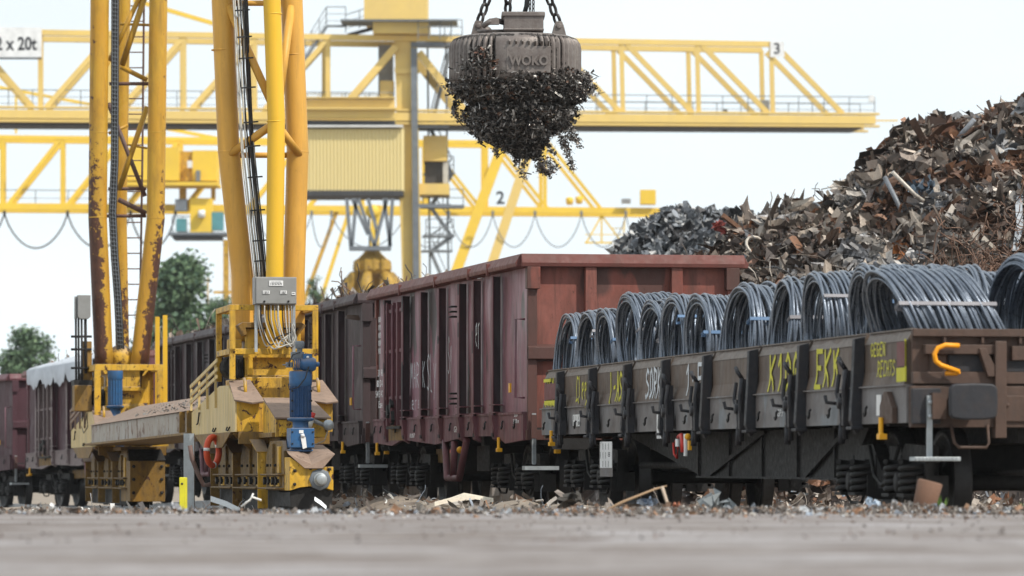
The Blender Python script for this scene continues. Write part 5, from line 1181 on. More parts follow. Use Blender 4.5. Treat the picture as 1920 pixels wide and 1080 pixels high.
    # two side boxes with sloping lids
    for s in (-1, 1):
        xo, xi = s * .64, s * .33
        x0, x1 = min(xo, xi), max(xo, xi)
        side = [(2.7, 1.06), (2.7, 1.47), (3.55, 1.68), (4.5, 1.69), (7.9, 1.38), (7.9, 1.06)]
        B('side_box', 'yel', lambda b: b.prism(side, 0, x0 + .015, x1))
        if s < 0:
            def sp(b):
                b.prism(side, 0, xo - .004, xo + .016)
            B('side_cover', 'pale', sp, .003)
            def hk(b):
                b.tube([(xo - .01, 6.9, 1.36), (xo - .03, 6.7, 1.36), (xo - .03, 6.85, 1.22), (xo - .03, 7.0, 1.2)], .012, 5)
                for y in (4.9, 3.3): b.tube([(xo - .01, y + .25, 1.13), (xo - .03, y + .2, 1.09), (xo - .03, y, 1.08), (xo - .01, y - .05, 1.13)], .01, 5)
            B('lifting_hook', 'dkst', hk, 0)
            def hr(b):      # handrail slats over the back slope
                for dz in (.10, .20, .32): b.bar((xo - .02, 4.6, 1.72 + dz), (xo - .02, 7.9, 1.42 + dz), .02, .05)
                for y in (4.8, 5.8, 6.8, 7.8): b.bar((xo - .02, y, 1.4), (xo - .02, y, 1.98 - (y - 4.8) * .09), .03, .03)
            B('hand_rail', 'pale' if near else 'dust', hr, 0)
        lid = [(x0 - .03, 2.62, 1.46), (x1 + .06, 2.62, 1.46), (x1 + .02, 3.5, 1.70), (x0, 3.5, 1.70)]
        if near: lid = [(x0 - .02, 2.66, 1.48), (x0 + .20, 2.55, 1.44), (x1 + .06, 2.60, 1.46), (x1 - .01, 3.6, 1.76), (x0 + .02, 3.6, 1.74)]
        lo = B('lid', 'dust', lambda b: b.plate(lid, .02), 0)
        b = OB(T); xm = (x0 + x1) / 2 + .04; b.tube([(xm - .02, 3.05, 1.55), (xm - .02, 3.1, 1.72), (xm - .02, 3.2, 1.76), (xm + .0, 3.28, 1.72), (xm + .0, 3.3, 1.6)], .022, 8); b.build('lifting_eye', 'yel', lo)
        B('gusset', 'yel2', lambda b: (b.plate([(xo, 3.0, 1.05), (xi, 3.0, 1.05), (xi, 3.6, .84)], .03), b.prism([(3.2, 1.06), (7.6, 1.06), (6.4, .86), (4.2, .86)], 0, xo * .99 - .01, xo * .99 + .01)))
    if near:
        B('centre_box', 'yel', lambda b: (b.prism([(1.2, .98), (1.2, 1.20), (1.25, 1.24), (2.5, 1.46), (2.5, .98)], 0, -.30, .36)))
        B('lid', 'dust', lambda b: b.plate([(-.32, 1.12, 1.23), (.40, 1.12, 1.23), (.33, 2.5, 1.50), (-.30, 2.5, 1.50)], .02), 0)
        B('box_door', 'yel', lambda b: (b.box(-.26, -.10, 1.17, 1.2, .99, 1.2), b.box(-.22, -.14, 1.14, 1.18, 1.02, 1.10)), .003)
    # girder, pedestal with flared head, panels
    B('pedestal', 'yel', lambda b: (b.box(-.36, .36, 3.9, 6.2, 1.04, 1.80), b.box(-.33, .34, 4.2, 5.6, 1.80, 2.10), b.box(-.30, .30, 4.35, 5.4, 2.10, 2.46),
                                    b.box(-.34, .36, 3.86, 3.9, 1.5, 1.53), b.box(-.34, .36, 4.13, 4.2, 1.78, 1.83), b.box(-.31, -.24, 4.1, 4.2, 1.83, 2.08), b.box(-.36, .30, 4.1, 4.2, 2.06, 2.14)), .01)
    B('head_plate', 'yel2' if near else 'yel', lambda b: b.prism([(-.42, 2.50), (-.36, 2.54), (.44, 2.54), (.50, 2.50), (.36, 2.34), (.33, 2.34), (.40, 2.47), (-.32, 2.47), (-.30, 2.38), (-.34, 2.36)], 1, 4.25, 5.4), .004)
    B('cable_drum', 'dkst', lambda b: (b.lathe([(.001, 0), (.16, 0), (.16, .5), (.001, .5)], (-.42, 4.6, 1.95), ax=1, n=16), b.box(-.5, -.34, 4.3, 4.6, 1.8, 2.1), b.box(-.44, -.40, 4.2, 4.3, 1.82, 2.06)), .01)
    B('bracket', 'yel', lambda b: (b.box(-.52, -.34, 4.5, 4.7, 2.15, 2.32), b.box(.34, .46, 4.5, 4.7, 1.85, 2.4)), .006)
truck(T1, True); truck(T2, False)
# ---- near cage
def cage(T, x0, x1, y0, y1, zt, zm, zb, m, w_=.075):
    b = OB(T)
    for x in (x0, x1 - w_):
        for y in (y0, y1): b.box(x, x + w_, y, y + w_, zb, zt - w_)
    for z in ((zt, zm) if zm else (zt,)):
        b.box(x0, x1, y0, y0 + w_, z - w_, z); b.box(x0, x1, y1, y1 + w_, z - w_, z)
        for x in (x0, x1 - w_): b.box(x, x + w_, y0 + w_, y1, z - w_, z)
    b.build('guard_frame', m, ce, .005)
cage(T1, -.62, .56, 3.5, 5.05, 2.75, 2.17, 1.76, 'yel')
cage(T2, -.62, .60, 3.2, 4.9, 2.52, None, 1.5, 'yel', .11)
b = OB(T2); b.ball((.0, 4.9, 2.68), .24); b.build('pivot_dome', 'yel', ce)
b = OB(T2); b.box(.62, .70, 4.8, 4.86, 1.7, 3.42); b.box(.76, .84, 4.8, 4.86, 1.7, 3.45); b.build('guard_post', 'tube_c', ce)
# control cabinet and its hanging cables
c0, c1 = T1.px(477, 519, 3.3), T1.px(556, 571, 3.3)
b = OB(T1); b.box(c0.x, c1.x, 3.3, 3.52, c1.z, c0.z); b.box(c0.x + .02, c1.x - .005, 3.285, 3.3, c1.z + .01, c0.z - .01); cb_ = b.build('control_cabinet', 'greybox', ce, .006)
b = OB(T1)
for (xa_, ya_, xb_, yb_) in ((505, 526, 531, 536), (493, 545, 506, 551), (526, 545, 538, 551), (547, 548, 554, 553)):
    p, q = T1.px(xa_, ya_, 3.27), T1.px(xb_, yb_, 3.27); b.box(p.x, q.x, 3.275, 3.284, q.z, p.z)
b.build_each('notice_plate', 'white', cb_)
b = OB(T1)
for (xa_, ya_, xb_, n_) in ((508, 528.5, 528, 7), (507, 531, 530, 9), (507, 533.5, 529, 8), (494.5, 547, 504.5, 4), (494.5, 549.3, 504, 4), (528, 547, 536, 4), (528, 549.3, 535, 4), (548, 550, 553, 3)):
    for i in range(n_):
        p = T1.px(xa_ + (xb_ - xa_) * i / n_, ya_, 3.27); b.box(p.x, p.x + .008 + .006 * (i % 2), 3.272, 3.275, p.z - .005, p.z + .004)
b.build('plate_text', 'ink', cb_)
b = OB(T1)
for x, y in ((496, 565), (541, 565)): p = T1.px(x, y, 3.27); b.lathe([(.001, -.015), (.014, -.015), (.014, 0), (.001, 0)], (p.x, 3.285, p.z), ax=1, n=10)
b.build('lock', 'dkst', cb_)
b = OB(T1)
for x in (480, 551): p = T1.px(x, 571, 3.4); q = T1.px(x, 660, 3.4); b.box(p.x - .018, p.x + .018, 3.38, 3.42, q.z, p.z)
b.build('cabinet_leg', 'galv', cb_)
hc = [(483, 505, 648, 'w'), (486, 520, 652, 'w'), (489, 512, 645, 'b'), (496, 528, 650, 'w'), (503, 540, 640, 'b'), (508, 530, 649, 'w'), (515, 545, 648, 'g'), (522, 548, 644, 'w'), (529, 540, 650, 'b'), (535, 548, 646, 'w'), (541, 546, 640, 'w'), (546, 550, 648, 'g'), (520, 538, 636, 'w')]
for i, (xa_, xe, ym, k) in enumerate(hc):
    xe2 = xe + 8; d_ = 3.36 - .015 * (i % 4)
    pts = [(xa_, 572), (xa_ + 1, 600), (xa_ + (xe - xa_) * .35, 630), (xe - (xe - xa_) * .3, ym), (xe, ym), (xe2 - 2, ym - 12), (552 - i % 5, 620), (548, 605)]
    if i % 3 == 0: pts = pts[:5] + [(xe + 15 - i, ym - 4), (548, 652)]
    sm = []
    for j in range(len(pts) - 1):       # Catmull-Rom
        p0, p1, p2, p3 = pts[max(j - 1, 0)], pts[j], pts[j + 1], pts[min(j + 2, len(pts) - 1)]
        for t in (0, .25, .5, .75):
            f_ = lambda a, b_, c_, e_: .5 * (2 * b_ + (c_ - a) * t + (2 * a - 5 * b_ + 4 * c_ - e_) * t * t + (3 * b_ - a - 3 * c_ + e_) * t ** 3)
            sm.append((f_(p0[0], p1[0], p2[0], p3[0]), f_(p0[1], p1[1], p2[1], p3[1])))
    b = OB(T1); b.tube([T1.px(x, y, d_) for x, y in sm], .009 if i != 1 else .014, 6); b.build('cable', {'w': 'cablew', 'b': 'cable', 'g': 'greybox'}[k], ce)
# blue drive motor standing on the front housing
mo_ = T1.px(563, 850, .55); mo_.y = .5
def motor(T, x, y, z, s=1., m1='blue', m2='blue2', top_=True):
    b = OB(T); b.lathe([(.001, 0), (.17 * s, 0), (.17 * s, .03), (.14 * s, .04), (.14 * s, .06)], (x, y, z), n=24); b.box(x - .15 * s, x + .15 * s, y - .2, y + .2, z + .06, z + .36 * s)
    b.lathe([(.11 * s, .36 * s), (.10 * s, .38 * s), (.10 * s, .46 * s), (.15 * s, .47 * s), (.17 * s, .49 * s), (.17 * s, .515 * s), (.12 * s, .53 * s)], (x, y, z), n=28)
    mo = b.build('drive_motor', m1, ce, .01)
    b = OB(T)
    b.lathe([(.126 * s, .52 * s), (.132 * s, .56 * s), (.132 * s, 1.0 * s), (.126 * s, 1.02 * s)], (x, y, z), n=64, rad=lambda r, h, th, i: r * (1.05 if i % 4 < 2 else .94), smooth=False); b.build('cooling_fins', m2, mo)
    b = OB(T); b.lathe([(.132 * s, 1.0 * s), (.142 * s, 1.02 * s), (.145 * s, 1.06 * s), (.145 * s, 1.22 * s), (.132 * s, 1.24 * s), (.001, 1.24 * s)], (x, y, z), n=28); b.build('fan_cover', m1, mo)
    if top_:
        b = OB(T); b.lathe([(.001, -.10), (.09, -.09), (.115, -.02), (.115, .05), (.09, .09), (.04, .10), (.035, .14), (.001, .14)], (x + .09, y - .06, z + 1.34 * s), ax=0, n=20); b.box(x + .02, x + .13, y - .12, y - .0, z + 1.40, z + 1.50)
        for k in range(6): b.lathe([(.08, 0), (.095, 0), (.095, .012), (.08, .012)], (x - .10 + k * .022, y - .06, z + 1.34), ax=0, n=20)
        b.build('brake_unit', 'blue', mo, .004)
        b = OB(T); b.obox((x - .04, y, z + 1.47), .16, .12, .12); b.lathe([(.001, 0), (.055, 0), (.06, .06), (.06, .10), (.045, .12), (.001, .12)], (x - .01, y, z + 1.58), n=14); b.lathe([(.001, 0), (.035, 0), (.035, .1), (.001, .1)], (x - .01, y, z + 1.50), n=10)
        b.obox((x - .15, y - .05, z + 1.33), .08, .1, .08); b.tube([(x - .24, y - .08, z + 1.33), (x - .12, y - .08, z + 1.33)], .012, 6); b.build('encoder', 'greyst', mo, .01)
        b = OB(T); b.lathe([(.001, 0), (.032, 0), (.032, -.006), (.001, -.006)], (x + .085, y - .155, z + 1.33), ax=1, n=14); b.lathe([(.001, 0), (.018, 0), (.018, -.006), (.001, -.006)], (x + .075, y - .125, z + 1.45), ax=1, n=12); b.build('label_disc', 'white', mo)
        b = OB(T); b.tube([(x - .02, y - .1, z + 1.52), (x - .12, y - .15, z + 1.48), (x - .17, y - .2, z + 1.36), (x - .17, y - .2, z + 1.30)], .009, 6); b.tube([(x + .08, y - .17, z + 1.30), (x + .03, y - .22, z + 1.12), (x - .06, y - .22, z + .98), (x - .17, y - .2, z + .95), (x - .18, y - .2, z + 1.04)], .009, 6); b.build('cable', 'cable', mo)
        b = OB(T); b.tube([(x - .02, y - .21, z + .24), (x + .02, y - .22, z + .25)], .03, 6); b.plate([(x - .03, y - .215, z + .24), (x + .035, y - .215, z + .22), (x + .05, y - .22, z + .06), (x - .0, y - .22, z + .04)], .006)
        b.box(x - .045, x + .01, y - .206, y - .201, z + .28, z + .33); b.build('rag', 'white', mo)
        b = OB(T)
        for dx, dz in ((-.13, .12), (.13, .12), (-.13, .30), (.13, .30)): b.lathe([(.001, 0), (.014, 0), (.014, -.01), (.001, -.01)], (x + dx, y - .2, z + dz), ax=1, n=6)
        for k in (-.12, .12):
            for zz in (.62, .78, .93): b.obox((x + k, y - .11, z + zz), .025, .03, .03)
        b.build('bolt', 'dkst', mo)
    return mo
mt_ = motor(T1, mo_.x - .01, .45, .79); mt_.scale = (1, 1, .82); mt_.location.z = .79 * .18
motor(T2, T2.px(216, 780, 3.9).x, 3.9, 1.30, .95, 'blue', 'blue', False)
motor(T2, T2.px(222, 840, 3.2).x, 3.0, .75, .6, 'blue', 'blue', False)
# warning lamp and bell
p = T1.px(583, 787, 1.05)
b = OB(T1); b.tube([p + Vector((-.04, 0, -.12)), p + Vector((0, 0, .0))], .04, 12); b.build('warning_lamp', 'cablew', ce)
b = OB(T1); b.tube([p + Vector((.0, 0, .0)), p + Vector((.03, 0, .09))], .032, 12); b.build('lamp_cap', 'red', ce)
p = T1.px(616, 797, 1.05)
b = OB(T1); b.lathe([(.001, -.05), (.04, -.045), (.066, -.02), (.072, .01), (.001, .01)], p, ax=1, n=20); b.build('signal_bell', 'galv', ce)
b = OB(T1); b.tube([p + Vector((-.06, .02, 0)), p + Vector((-.24, .04, .08))], .03, 6); b.tube([p + Vector((0, .02, -.05)), p + Vector((-.05, .02, -.2)), p + Vector((-.2, .02, -.26)), p + Vector((-.34, .02, -.24))], .007, 5); b.build('bell_bracket', 'greybox', ce)
# hydraulic rods and cabinet on the far truck's left side
b = OB(T2)
for x, ya_, yb_ in ((142, 556, 735), (147, 560, 735), (153, 590, 740), (160, 590, 700)): b.tube([T2.px(x, ya_, 4.4), T2.px(x + 1, yb_, 4.4)], .02 + .008 * (x == 160), 7)
for y in (631, 655, 690): b.tube([T2.px(133, y, 4.4), T2.px(172, y, 4.4)], .022, 7)
b.box(T2.px(138, 700, 4.4).x, T2.px(172, 700, 4.4).x, 4.3, 4.9, T2.px(0, 722, 4.4).z, T2.px(0, 712, 4.4).z); b.build('pipe_rack', 'dkst', ce)
b = OB(T2); b.box(T2.px(138, 740, 4.4).x, T2.px(170, 740, 4.4).x, 4.2, 4.7, 1.7, T2.px(0, 722, 4.4).z); b.tube([T2.px(163, 640, 4.5), T2.px(163, 735, 4.5)], .09, 10); b.build('valve_block', 'yel2', ce, .01)
c0, c1 = T2.px(146, 553, 4.3), T2.px(170, 598, 4.3); b = OB(T2); b.prism([(c0.x, c1.z + .04), (c0.x + .03, c1.z), (c1.x - .04, c1.z), (c1.x, c1.z + .04), (c1.x, c0.z), (c0.x, c0.z)], 1, 4.3, 4.6); b.box(c0.x - .05, c0.x - .02, 4.35, 4.5, c1.z, c0.z - .03); b.build('side_cabinet', 'greybox', ce, .008)
# ---- connecting beam
ymax = D2.y + 2.8
b = MB(); x0, x1 = -.36, .34
ox = D2.x / D2.y
def bx_(y): return ox * (y - 7.9) * 1.0
yA, yB = 7.85, D2.y + 2.7; sh = D2.x
def bp(x, y, z): u = (y - yA) / (yB - yA); return (x + (sh - .1) * u, y, z - .05 * u)
def bm2(fn_name, m, segs, **k):
    b = MB()
    for (xa_, xb_, za, zb_) in segs: b.add([bp(x, y, z) for z in (za, zb_) for y in (yA, yB) for x in (xa_, xb_)], [(0, 2, 3, 1), (4, 5, 7, 6), (0, 1, 5, 4), (2, 6, 7, 3), (0, 4, 6, 2), (1, 3, 7, 5)], wear=.02)
    return b.build(fn_name, m, ce, .005)
bm2('beam_web', 'beam', [(-.62, .3, 1.10, 1.41)])
bm2('beam_flange', 'yel2', [(-.74, .42, 1.06, 1.098)])
b = MB(); b.add([bp(-.66, yA, 1.412), bp(-.66, yB, 1.412), bp(-.1, yB - 3, 1.70), bp(.1, yA + .2, 1.70), bp(.45, yA, 1.41), bp(.45, yB, 1.41)], [(0, 1, 2, 3), (3, 2, 5, 4), (0, 3, 4), (1, 5, 2)]); b.build('beam_roof', 'dust', ce)
b = MB()
for u in (.01, .07): b.add([bp(x, yA + u * (yB - yA) + dy, z) for z in (1.1, 1.408) for dy in (0, .04) for x in (-.70, -.6)], [(0, 2, 3, 1), (4, 5, 7, 6), (0, 1, 5, 4), (2, 6, 7, 3), (0, 4, 6, 2), (1, 3, 7, 5)])
b.build_each('beam_stiffener', 'yel2', ce)
bs = MB(); q = random.Random(9)
for i in range(160):
    u = q.random() ** 1.5 * .55; y = yA + u * (yB - yA); x = q.uniform(-.6, -.2); shard(bs, Vector(bp(x, y, 1.435 + (x + .66) * .45)), q.uniform(.02, .06), jit((.18, .17, .16), q), q)
o = bs.build('scrap_crumbs', 'stone'); o.matrix_world = Matrix.Translation(T1.o) @ ce.rotation_euler.to_matrix().to_4x4(); tag(o, 'small scrap crumbs lying on the sloping roof of the crane beam', 'scrap crumbs', kind='stuff')
# post under the beam, yellow marker, life ring, hose
b = MB(); p = P(355, 960, 62); b.box(p.x - .07, p.x + .07, 61.9, 62.05, -.1, 1.05); tag(b.build('steel_post', 'galv'), 'pale grey post standing under the crane beam', 'post')
b = MB(); p = P(344, 950, 57); b.box(p.x - .045, p.x + .045, 56.9, 57.05, -.05, .5 - 5 * 57 / FP); mo2 = b.build('marker_post', 'lime', None, .01)
b = MB(); b.lathe([(.001, -.004), (.014, -.004), (.014, 0), (.001, 0)], (p.x - .01, 56.9, .5 - 17 * 57 / FP), ax=1, n=12); b.build('post_hole', 'ink', mo2)
tag(mo2, 'short bright lime yellow marker post beside the grey post', 'marker post')
b = MB(); pc = P(399, 846, 62.6); pts = [pc + Vector((.075 * math.cos(t), .12 * math.cos(t), .19 * math.sin(t))) for t in [2 * math.pi * i / 28 for i in range(28)]]; b.tube(pts, .044, 10, closed=True); lr = b.build('life_ring', 'buoy')
b = MB()
for t in (math.pi * .93, math.pi * .1, math.pi * 1.5):
    c = pc + Vector((.075 * math.cos(t), .12 * math.cos(t), .19 * math.sin(t))); c2 = pc + Vector((.075 * math.cos(t + .22), .12 * math.cos(t + .22), .19 * math.sin(t + .22))); b.tube([c, c2], .046, 10)
b.build('ring_band', 'white', lr); tag(lr, 'orange red life ring hanging below the side box of the near truck', 'life ring')
b = MB(); b.tube([P(356, 835, 61), P(360, 860, 61), P(372, 890, 61), P(382, 910, 61), P(395, 908, 61)], .03, 8); tag(b.build('hose', 'rusty'), 'dark reddish hose hanging beside the grey post', 'hose')
b = MB(); pc = P(331, 860, 96)
pts = [pc + Vector((.08 * math.cos(t), .1 * math.cos(t), .23 * math.sin(t))) for t in [2 * math.pi * i / 24 for i in range(24)]]; b.tube(pts, .02, 6, closed=True)
for i in range(3): t = i * 2.1; b.tube([pc, pc + Vector((.08 * math.cos(t), .1 * math.cos(t), .23 * math.sin(t)))], .014, 5)
b.build('brake_wheel', mat('pinkish wheel paint', (.30, .09, .10), .5), f3.e).matrix_world = Matrix.Identity(4)
bpy.data.objects['brake_wheel'].matrix_parent_inverse = (Matrix.Translation(f3.o) @ f3.e.rotation_euler.to_matrix().to_4x4()).inverted()
# graffiti squiggle on the pale panel of the far truck
b = OB(T2); g0 = T2.px(160, 780, 4.5); pts = []
for (x, y) in ((150, 778), (158, 762), (156, 790), (164, 768), (163, 800), (168, 775), (170, 800), (160, 812), (155, 800)):
    d_ = (835 - 0) and (x - 185) ; yy = 3.0 + (185 - x) * .085; pts.append((-.648, yy, T2.px(x, y, yy).z))
b.tube(pts, .008, 4); b.build('graffiti', 'ink', ce)
# ---------------------------------------------------------------- far gantry cranes
class GC:
    def __init__(s, name, label, Yf, back, m):
        s.e = empty(name, (0, 0, 0)); tag(s.e, label, 'gantry crane'); s.Y = Yf; s.bk = Vector(back); s.m = m
    def p(s, x, y, back=0, dy=0.):
        Y = s.Y(x); v = P(x, y, Y); return v + s.bk * back + Vector((0, dy, 0))
    def bars(s, name, segs, m=None, both=True, parent=None):
        """segs: (x0,y0,x1,y1,width px)"""
        b = MB()
        for (x0, y0, x1, y1, w_) in segs:
            wm = w_ * s.Y(x0) / FP
            for k in ((0, 1) if both else (0,)): b.bar(s.p(x0, y0, k), s.p(x1, y1, k), wm * .8, wm, up=(0, 1, 0))
        return b.build_each(name, m or s.m, parent or s.e)
    def box(s, name, x0, x1, y0, y1, dn, df, m=None, parent=None, bevel=0):
        b = MB(); a, c = s.p(x0, y0), s.p(x1, y1); Y = s.Y(x0)
        b.add([(X, Yv, Z) for Z in (c.z, a.z) for Yv in (Y + dn, Y + df) for X in (a.x, c.x)], [(0, 1, 3, 2), (4, 6, 7, 5), (0, 4, 5, 1), (2, 3, 7, 6), (0, 2, 6, 4), (1, 5, 7, 3)])
        return b.build(name, m or s.m, parent or s.e, bevel)
    def rail(s, name, pts, h=33, step=46, w_=1.6, m='greyst', back=0, mids=2):
        b = MB(); 
        for (x0, y0), (x1, y1) in zip(pts, pts[1:]):
            wm = w_ * s.Y(x0) / FP
            for j in range(mids + 1): f = 1 - j / (mids + .6); b.bar(s.p(x0, y0 - h * f, back), s.p(x1, y1 - h * f, back), wm * (1 if j == 0 else .6), wm * (1 if j == 0 else .6))
            n = max(1, int(math.hypot(x1 - x0, y1 - y0) / step))
            for i in range(n + 1): x, y = x0 + (x1 - x0) * i / n, y0 + (y1 - y0) * i / n; b.bar(s.p(x, y, back), s.p(x, y - h, back), wm, wm)
        return b.build(name, m, s.e)
lin = lambda x, a, b_, c, d: b_ + (d - b_) * (x - a) / (c - a)
# crane with the number 3
C3 = GC('gantry_crane', 'big pale yellow gantry crane numbered 3 behind the magnet', lambda x: 285 + x * .004, (-.4, 4.2, 0), 'far')
gb = lambda x: lin(x, 0, 227, 1648, 237); gt_ = lambda x: lin(x, 0, 201, 1648, 214); tt = lambda x: lin(x, 75, 61, 1445, 83)
C3.bars('main_girder', [(-420, (gt_(-420) + gb(-420)) / 2, 1640, (gt_(1640) + gb(1640)) / 2, 20)]); 
b = MB()
for k in (0, 1):
    for yy in (gt_, gb): b.bar(C3.p(-420, yy(-420), k), C3.p(1648, yy(1648), k), .62, .12)
b.build('girder_flange', 'far', C3.e)
b = MB(); b.bar(C3.p(-420, gb(-420) + 4, .5), C3.p(1615, gb(1615) + 1, .5), 3.6, .2); b.build('crane_runway', 'fardk', C3.e)
C3.bars('top_chord', [(-300, tt(-300), 1447, tt(1447), 13)])
vert = [-60, 76, 205, 345, 478, 615, 905, 1035, 1165, 1307, 1446]
C3.bars('truss_post', [(x, tt(x), x + (3 if x > 800 else 0), gt_(x), 11) for x in vert])
C3.bars('truss_diagonal', [(x - 118, gt_(x - 118), x, tt(x) + 4, 12) for x in (-60, 205, 345, 478, 615)] + [(640, gt_(640), 742, 88, 17)] + [(-62, tt(-60), 62, gt_(62), 12)] +
        [(785, 98, 872, gt_(872), 17)] + [(x + 4, tt(x) + 4, x + 128, gt_(x + 128), 12) for x in (905, 1035, 1170, 1312, 1452)])
C3.rail('walkway_railing', [(-300, gt_(-300)), (738, gt_(738))], h=33, step=44); C3.rail('walkway_railing', [(880, gt_(880)), (1640, gt_(1640))], h=32, step=45)
C3.rail('walkway_railing', [(560, gt_(560)), (738, gt_(738))], h=40, step=22, m='far', back=1); C3.rail('walkway_railing', [(1000, gt_(1000)), (1636, gt_(1636))], h=30, step=45, back=1.1)
C3.box('end_lamp', 1629, 1639, 179, 190, -.2, .4, 'white'); C3.box('sign_board', 1428, 1444, 185, 216, 1, 1.2, 'greybox'); C3.box('junction_box', 1357, 1364, 205, 213, 0, .5, 'fardk')
b = MB(); b.bar(C3.p(1585, 226), C3.p(1683, 226), .1, .1); b.build('end_pole', 'far', C3.e)
C3.box('front_beam', 570, 742, 190, 226, -1.6, -1.1, 'far'); C3.box('beam_lip', 562, 745, 206, 211, -2.0, -1.0, 'far'); C3.box('beam_lip', 562, 742, 186, 190, -1.9, -1.0, 'far')
C3.bars('beam_bracket', [(x, 190, x, 216, 4) for x in (580, 620, 645, 712)], both=False)
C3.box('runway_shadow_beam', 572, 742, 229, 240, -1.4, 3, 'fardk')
# main column
b = MB()
def col_(x0, x1, xb0, xb1, y0, y1, dn, df, m, name):
    b = MB(); Y = C3.Y(750)
    vs = [P(x, y, Y + d) for y, a_, c_ in ((y0, x0, x1), (y1, xb0, xb1)) for d in (dn, df) for x in (a_, c_)]
    b.add(vs, [(0, 2, 3, 1), (4, 5, 7, 6), (0, 1, 5, 4), (2, 6, 7, 3), (0, 4, 6, 2), (1, 3, 7, 5)]); return b.build(name, m, C3.e)
col_(739, 782, 765, 796, 66, 860, 0, 1.6, 'far', 'main_column'); col_(770, 782, 778, 790, 90, 860, -.45, -.02, 'greyst', 'drain_pipe'); col_(739, 786, 741, 787, 128, 138, -.15, 1.7, 'far', 'column_collar')
# zig-zag stair beside it
st = MB(); lv = [(78, 800, 866, 13), (236, 795, 872, 12), (322, 800, 850, 6), (384, 792, 868, 10), (440, 798, 850, 6), (468, 796, 846, 6), (560, 796, 850, 8), (650, 798, 852, 8), (740, 800, 854, 8)]
for y, xa_, xb_, t in lv: st.bar(C3.p(xa_ - 6, y, 0, 2.2), C3.p(xb_, y, 0, 2.2), 1.2, t * .6 / 30)
ys_ = [y for y, *_ in lv]
for i, (ya_, yb_) in enumerate(zip(ys_, ys_[1:])):
    xl, xr = (806, 846) if i % 2 else (846, 806)
    for dd in (1.8, 2.8):
        st.bar(C3.p(xl, ya_, 0, dd), C3.p(xr, yb_, 0, dd), .1, .22); st.bar(C3.p(xl, ya_ - 30, 0, dd), C3.p(xr, yb_ - 30, 0, dd), .05, .05)
    for k in range(8): u = (k + .5) / 8; st.bar(C3.p(xl + (xr - xl) * u, ya_ + (yb_ - ya_) * u, 0, 1.8), C3.p(xl + (xr - xl) * u, ya_ + (yb_ - ya_) * u, 0, 2.8), .25, .04)
for y, xa_, xb_, t in lv:
    for yy in (16, 32):
        st.bar(C3.p(xa_, y - yy, 0, 1.6), C3.p(xb_, y - yy, 0, 1.6), .05, .05)
    for x in (xa_, (xa_ + xb_) / 2, xb_): st.bar(C3.p(x, y, 0, 1.6), C3.p(x, y - 32, 0, 1.6), .06, .06)
for x in (835, 800): st.bar(C3.p(x, 80, 0, 3), C3.p(x + 8, 860, 0, 3), .12, .12)
st.build('stairway', 'greyst', C3.e)
C3.bars('platform_beam', [(770, 84, 832, 84, 12), (774, 236, 842, 236, 10), (777, 386, 845, 386, 9)], 'greyst', both=False)
# upper house and its platform
hs = C3.box('machine_house', 684, 802, -70, 42, -1.6, 4, 'far'); C3.box('house_window', 725, 745, -8, 10, -1.7, -1.62, 'fardk', hs); C3.box('house_base', 700, 806, 42, 66, -1, 3, 'far', hs)
C3.box('house_platform', 640, 858, 40, 46, -1.4, 2, 'greyst', hs); C3.bars('platform_strut', [(704, 42, 752, 62, 7), (652, 66, 712, 50, 8)], 'fardk', both=False)
C3.rail('house_railing', [(648, 62), (700, 45), (760, 45)], h=34, step=20); C3.rail('house_railing', [(780, 78), (862, 78)], h=36, step=20, back=-.4)
C3.rail('house_railing', [(572, 112), (612, 47), (648, 47)], h=34, step=24); C3.bars('access_stair', [(560, 130, 612, 50, 7), (612, 49, 650, 49, 5)], 'greyst', both=False); C3.bars('stay_bar', [(756, 0, 770, 60, 4), (790, -40, 794, 66, 5)], 'greyst', both=False)
C3.box('control_cabin', 708, 735, 80, 175, 1.5, 4, 'greybox'); C3.box('motor_box', 712, 738, 150, 186, .5, 2, 'far')
# trolley house with corrugated cladding, hangs under the girder
b = MB(); Y = C3.Y(600) - 1.2; a, c = P(560, 242, Y), P(757, 358, Y); n = 30
for i in range(n):
    xa_ = a.x + (c.x - a.x) * i / n; wd = (c.x - a.x) / n
    vs = []
    for z in (c.z, a.z): vs += [(xa_, Y, z), (xa_ + wd * .2, Y - .07, z), (xa_ + wd * .6, Y - .07, z), (xa_ + wd * .8, Y, z), (xa_ + wd, Y, z)]
    b.add(vs, [(k, k + 1, 6 + k, 5 + k) for k in range(4)])
b.box(a.x, c.x, Y + .01, Y + 5, c.z, a.z); th_ = b.build('trolley_house', 'corr', C3.e)
C3.box('house_underside', 560, 757, 358, 370, -1.1, 3.8, 'fardk', th_); C3.box('eave', 558, 757, 238, 243, -1.5, 3.9, 'white', th_)
C3.box('rear_cabin', 793, 838, 252, 300, 1, 4, 'far', th_); C3.box('rear_cabin', 795, 835, 300, 342, 1.5, 4, 'fardk', th_); C3.box('cabin_ledge', 778, 842, 343, 364, .5, 4, 'far', th_); C3.box('cabin_louvre', 830, 840, 302, 342, 1, 1.4, 'cablew', th_)
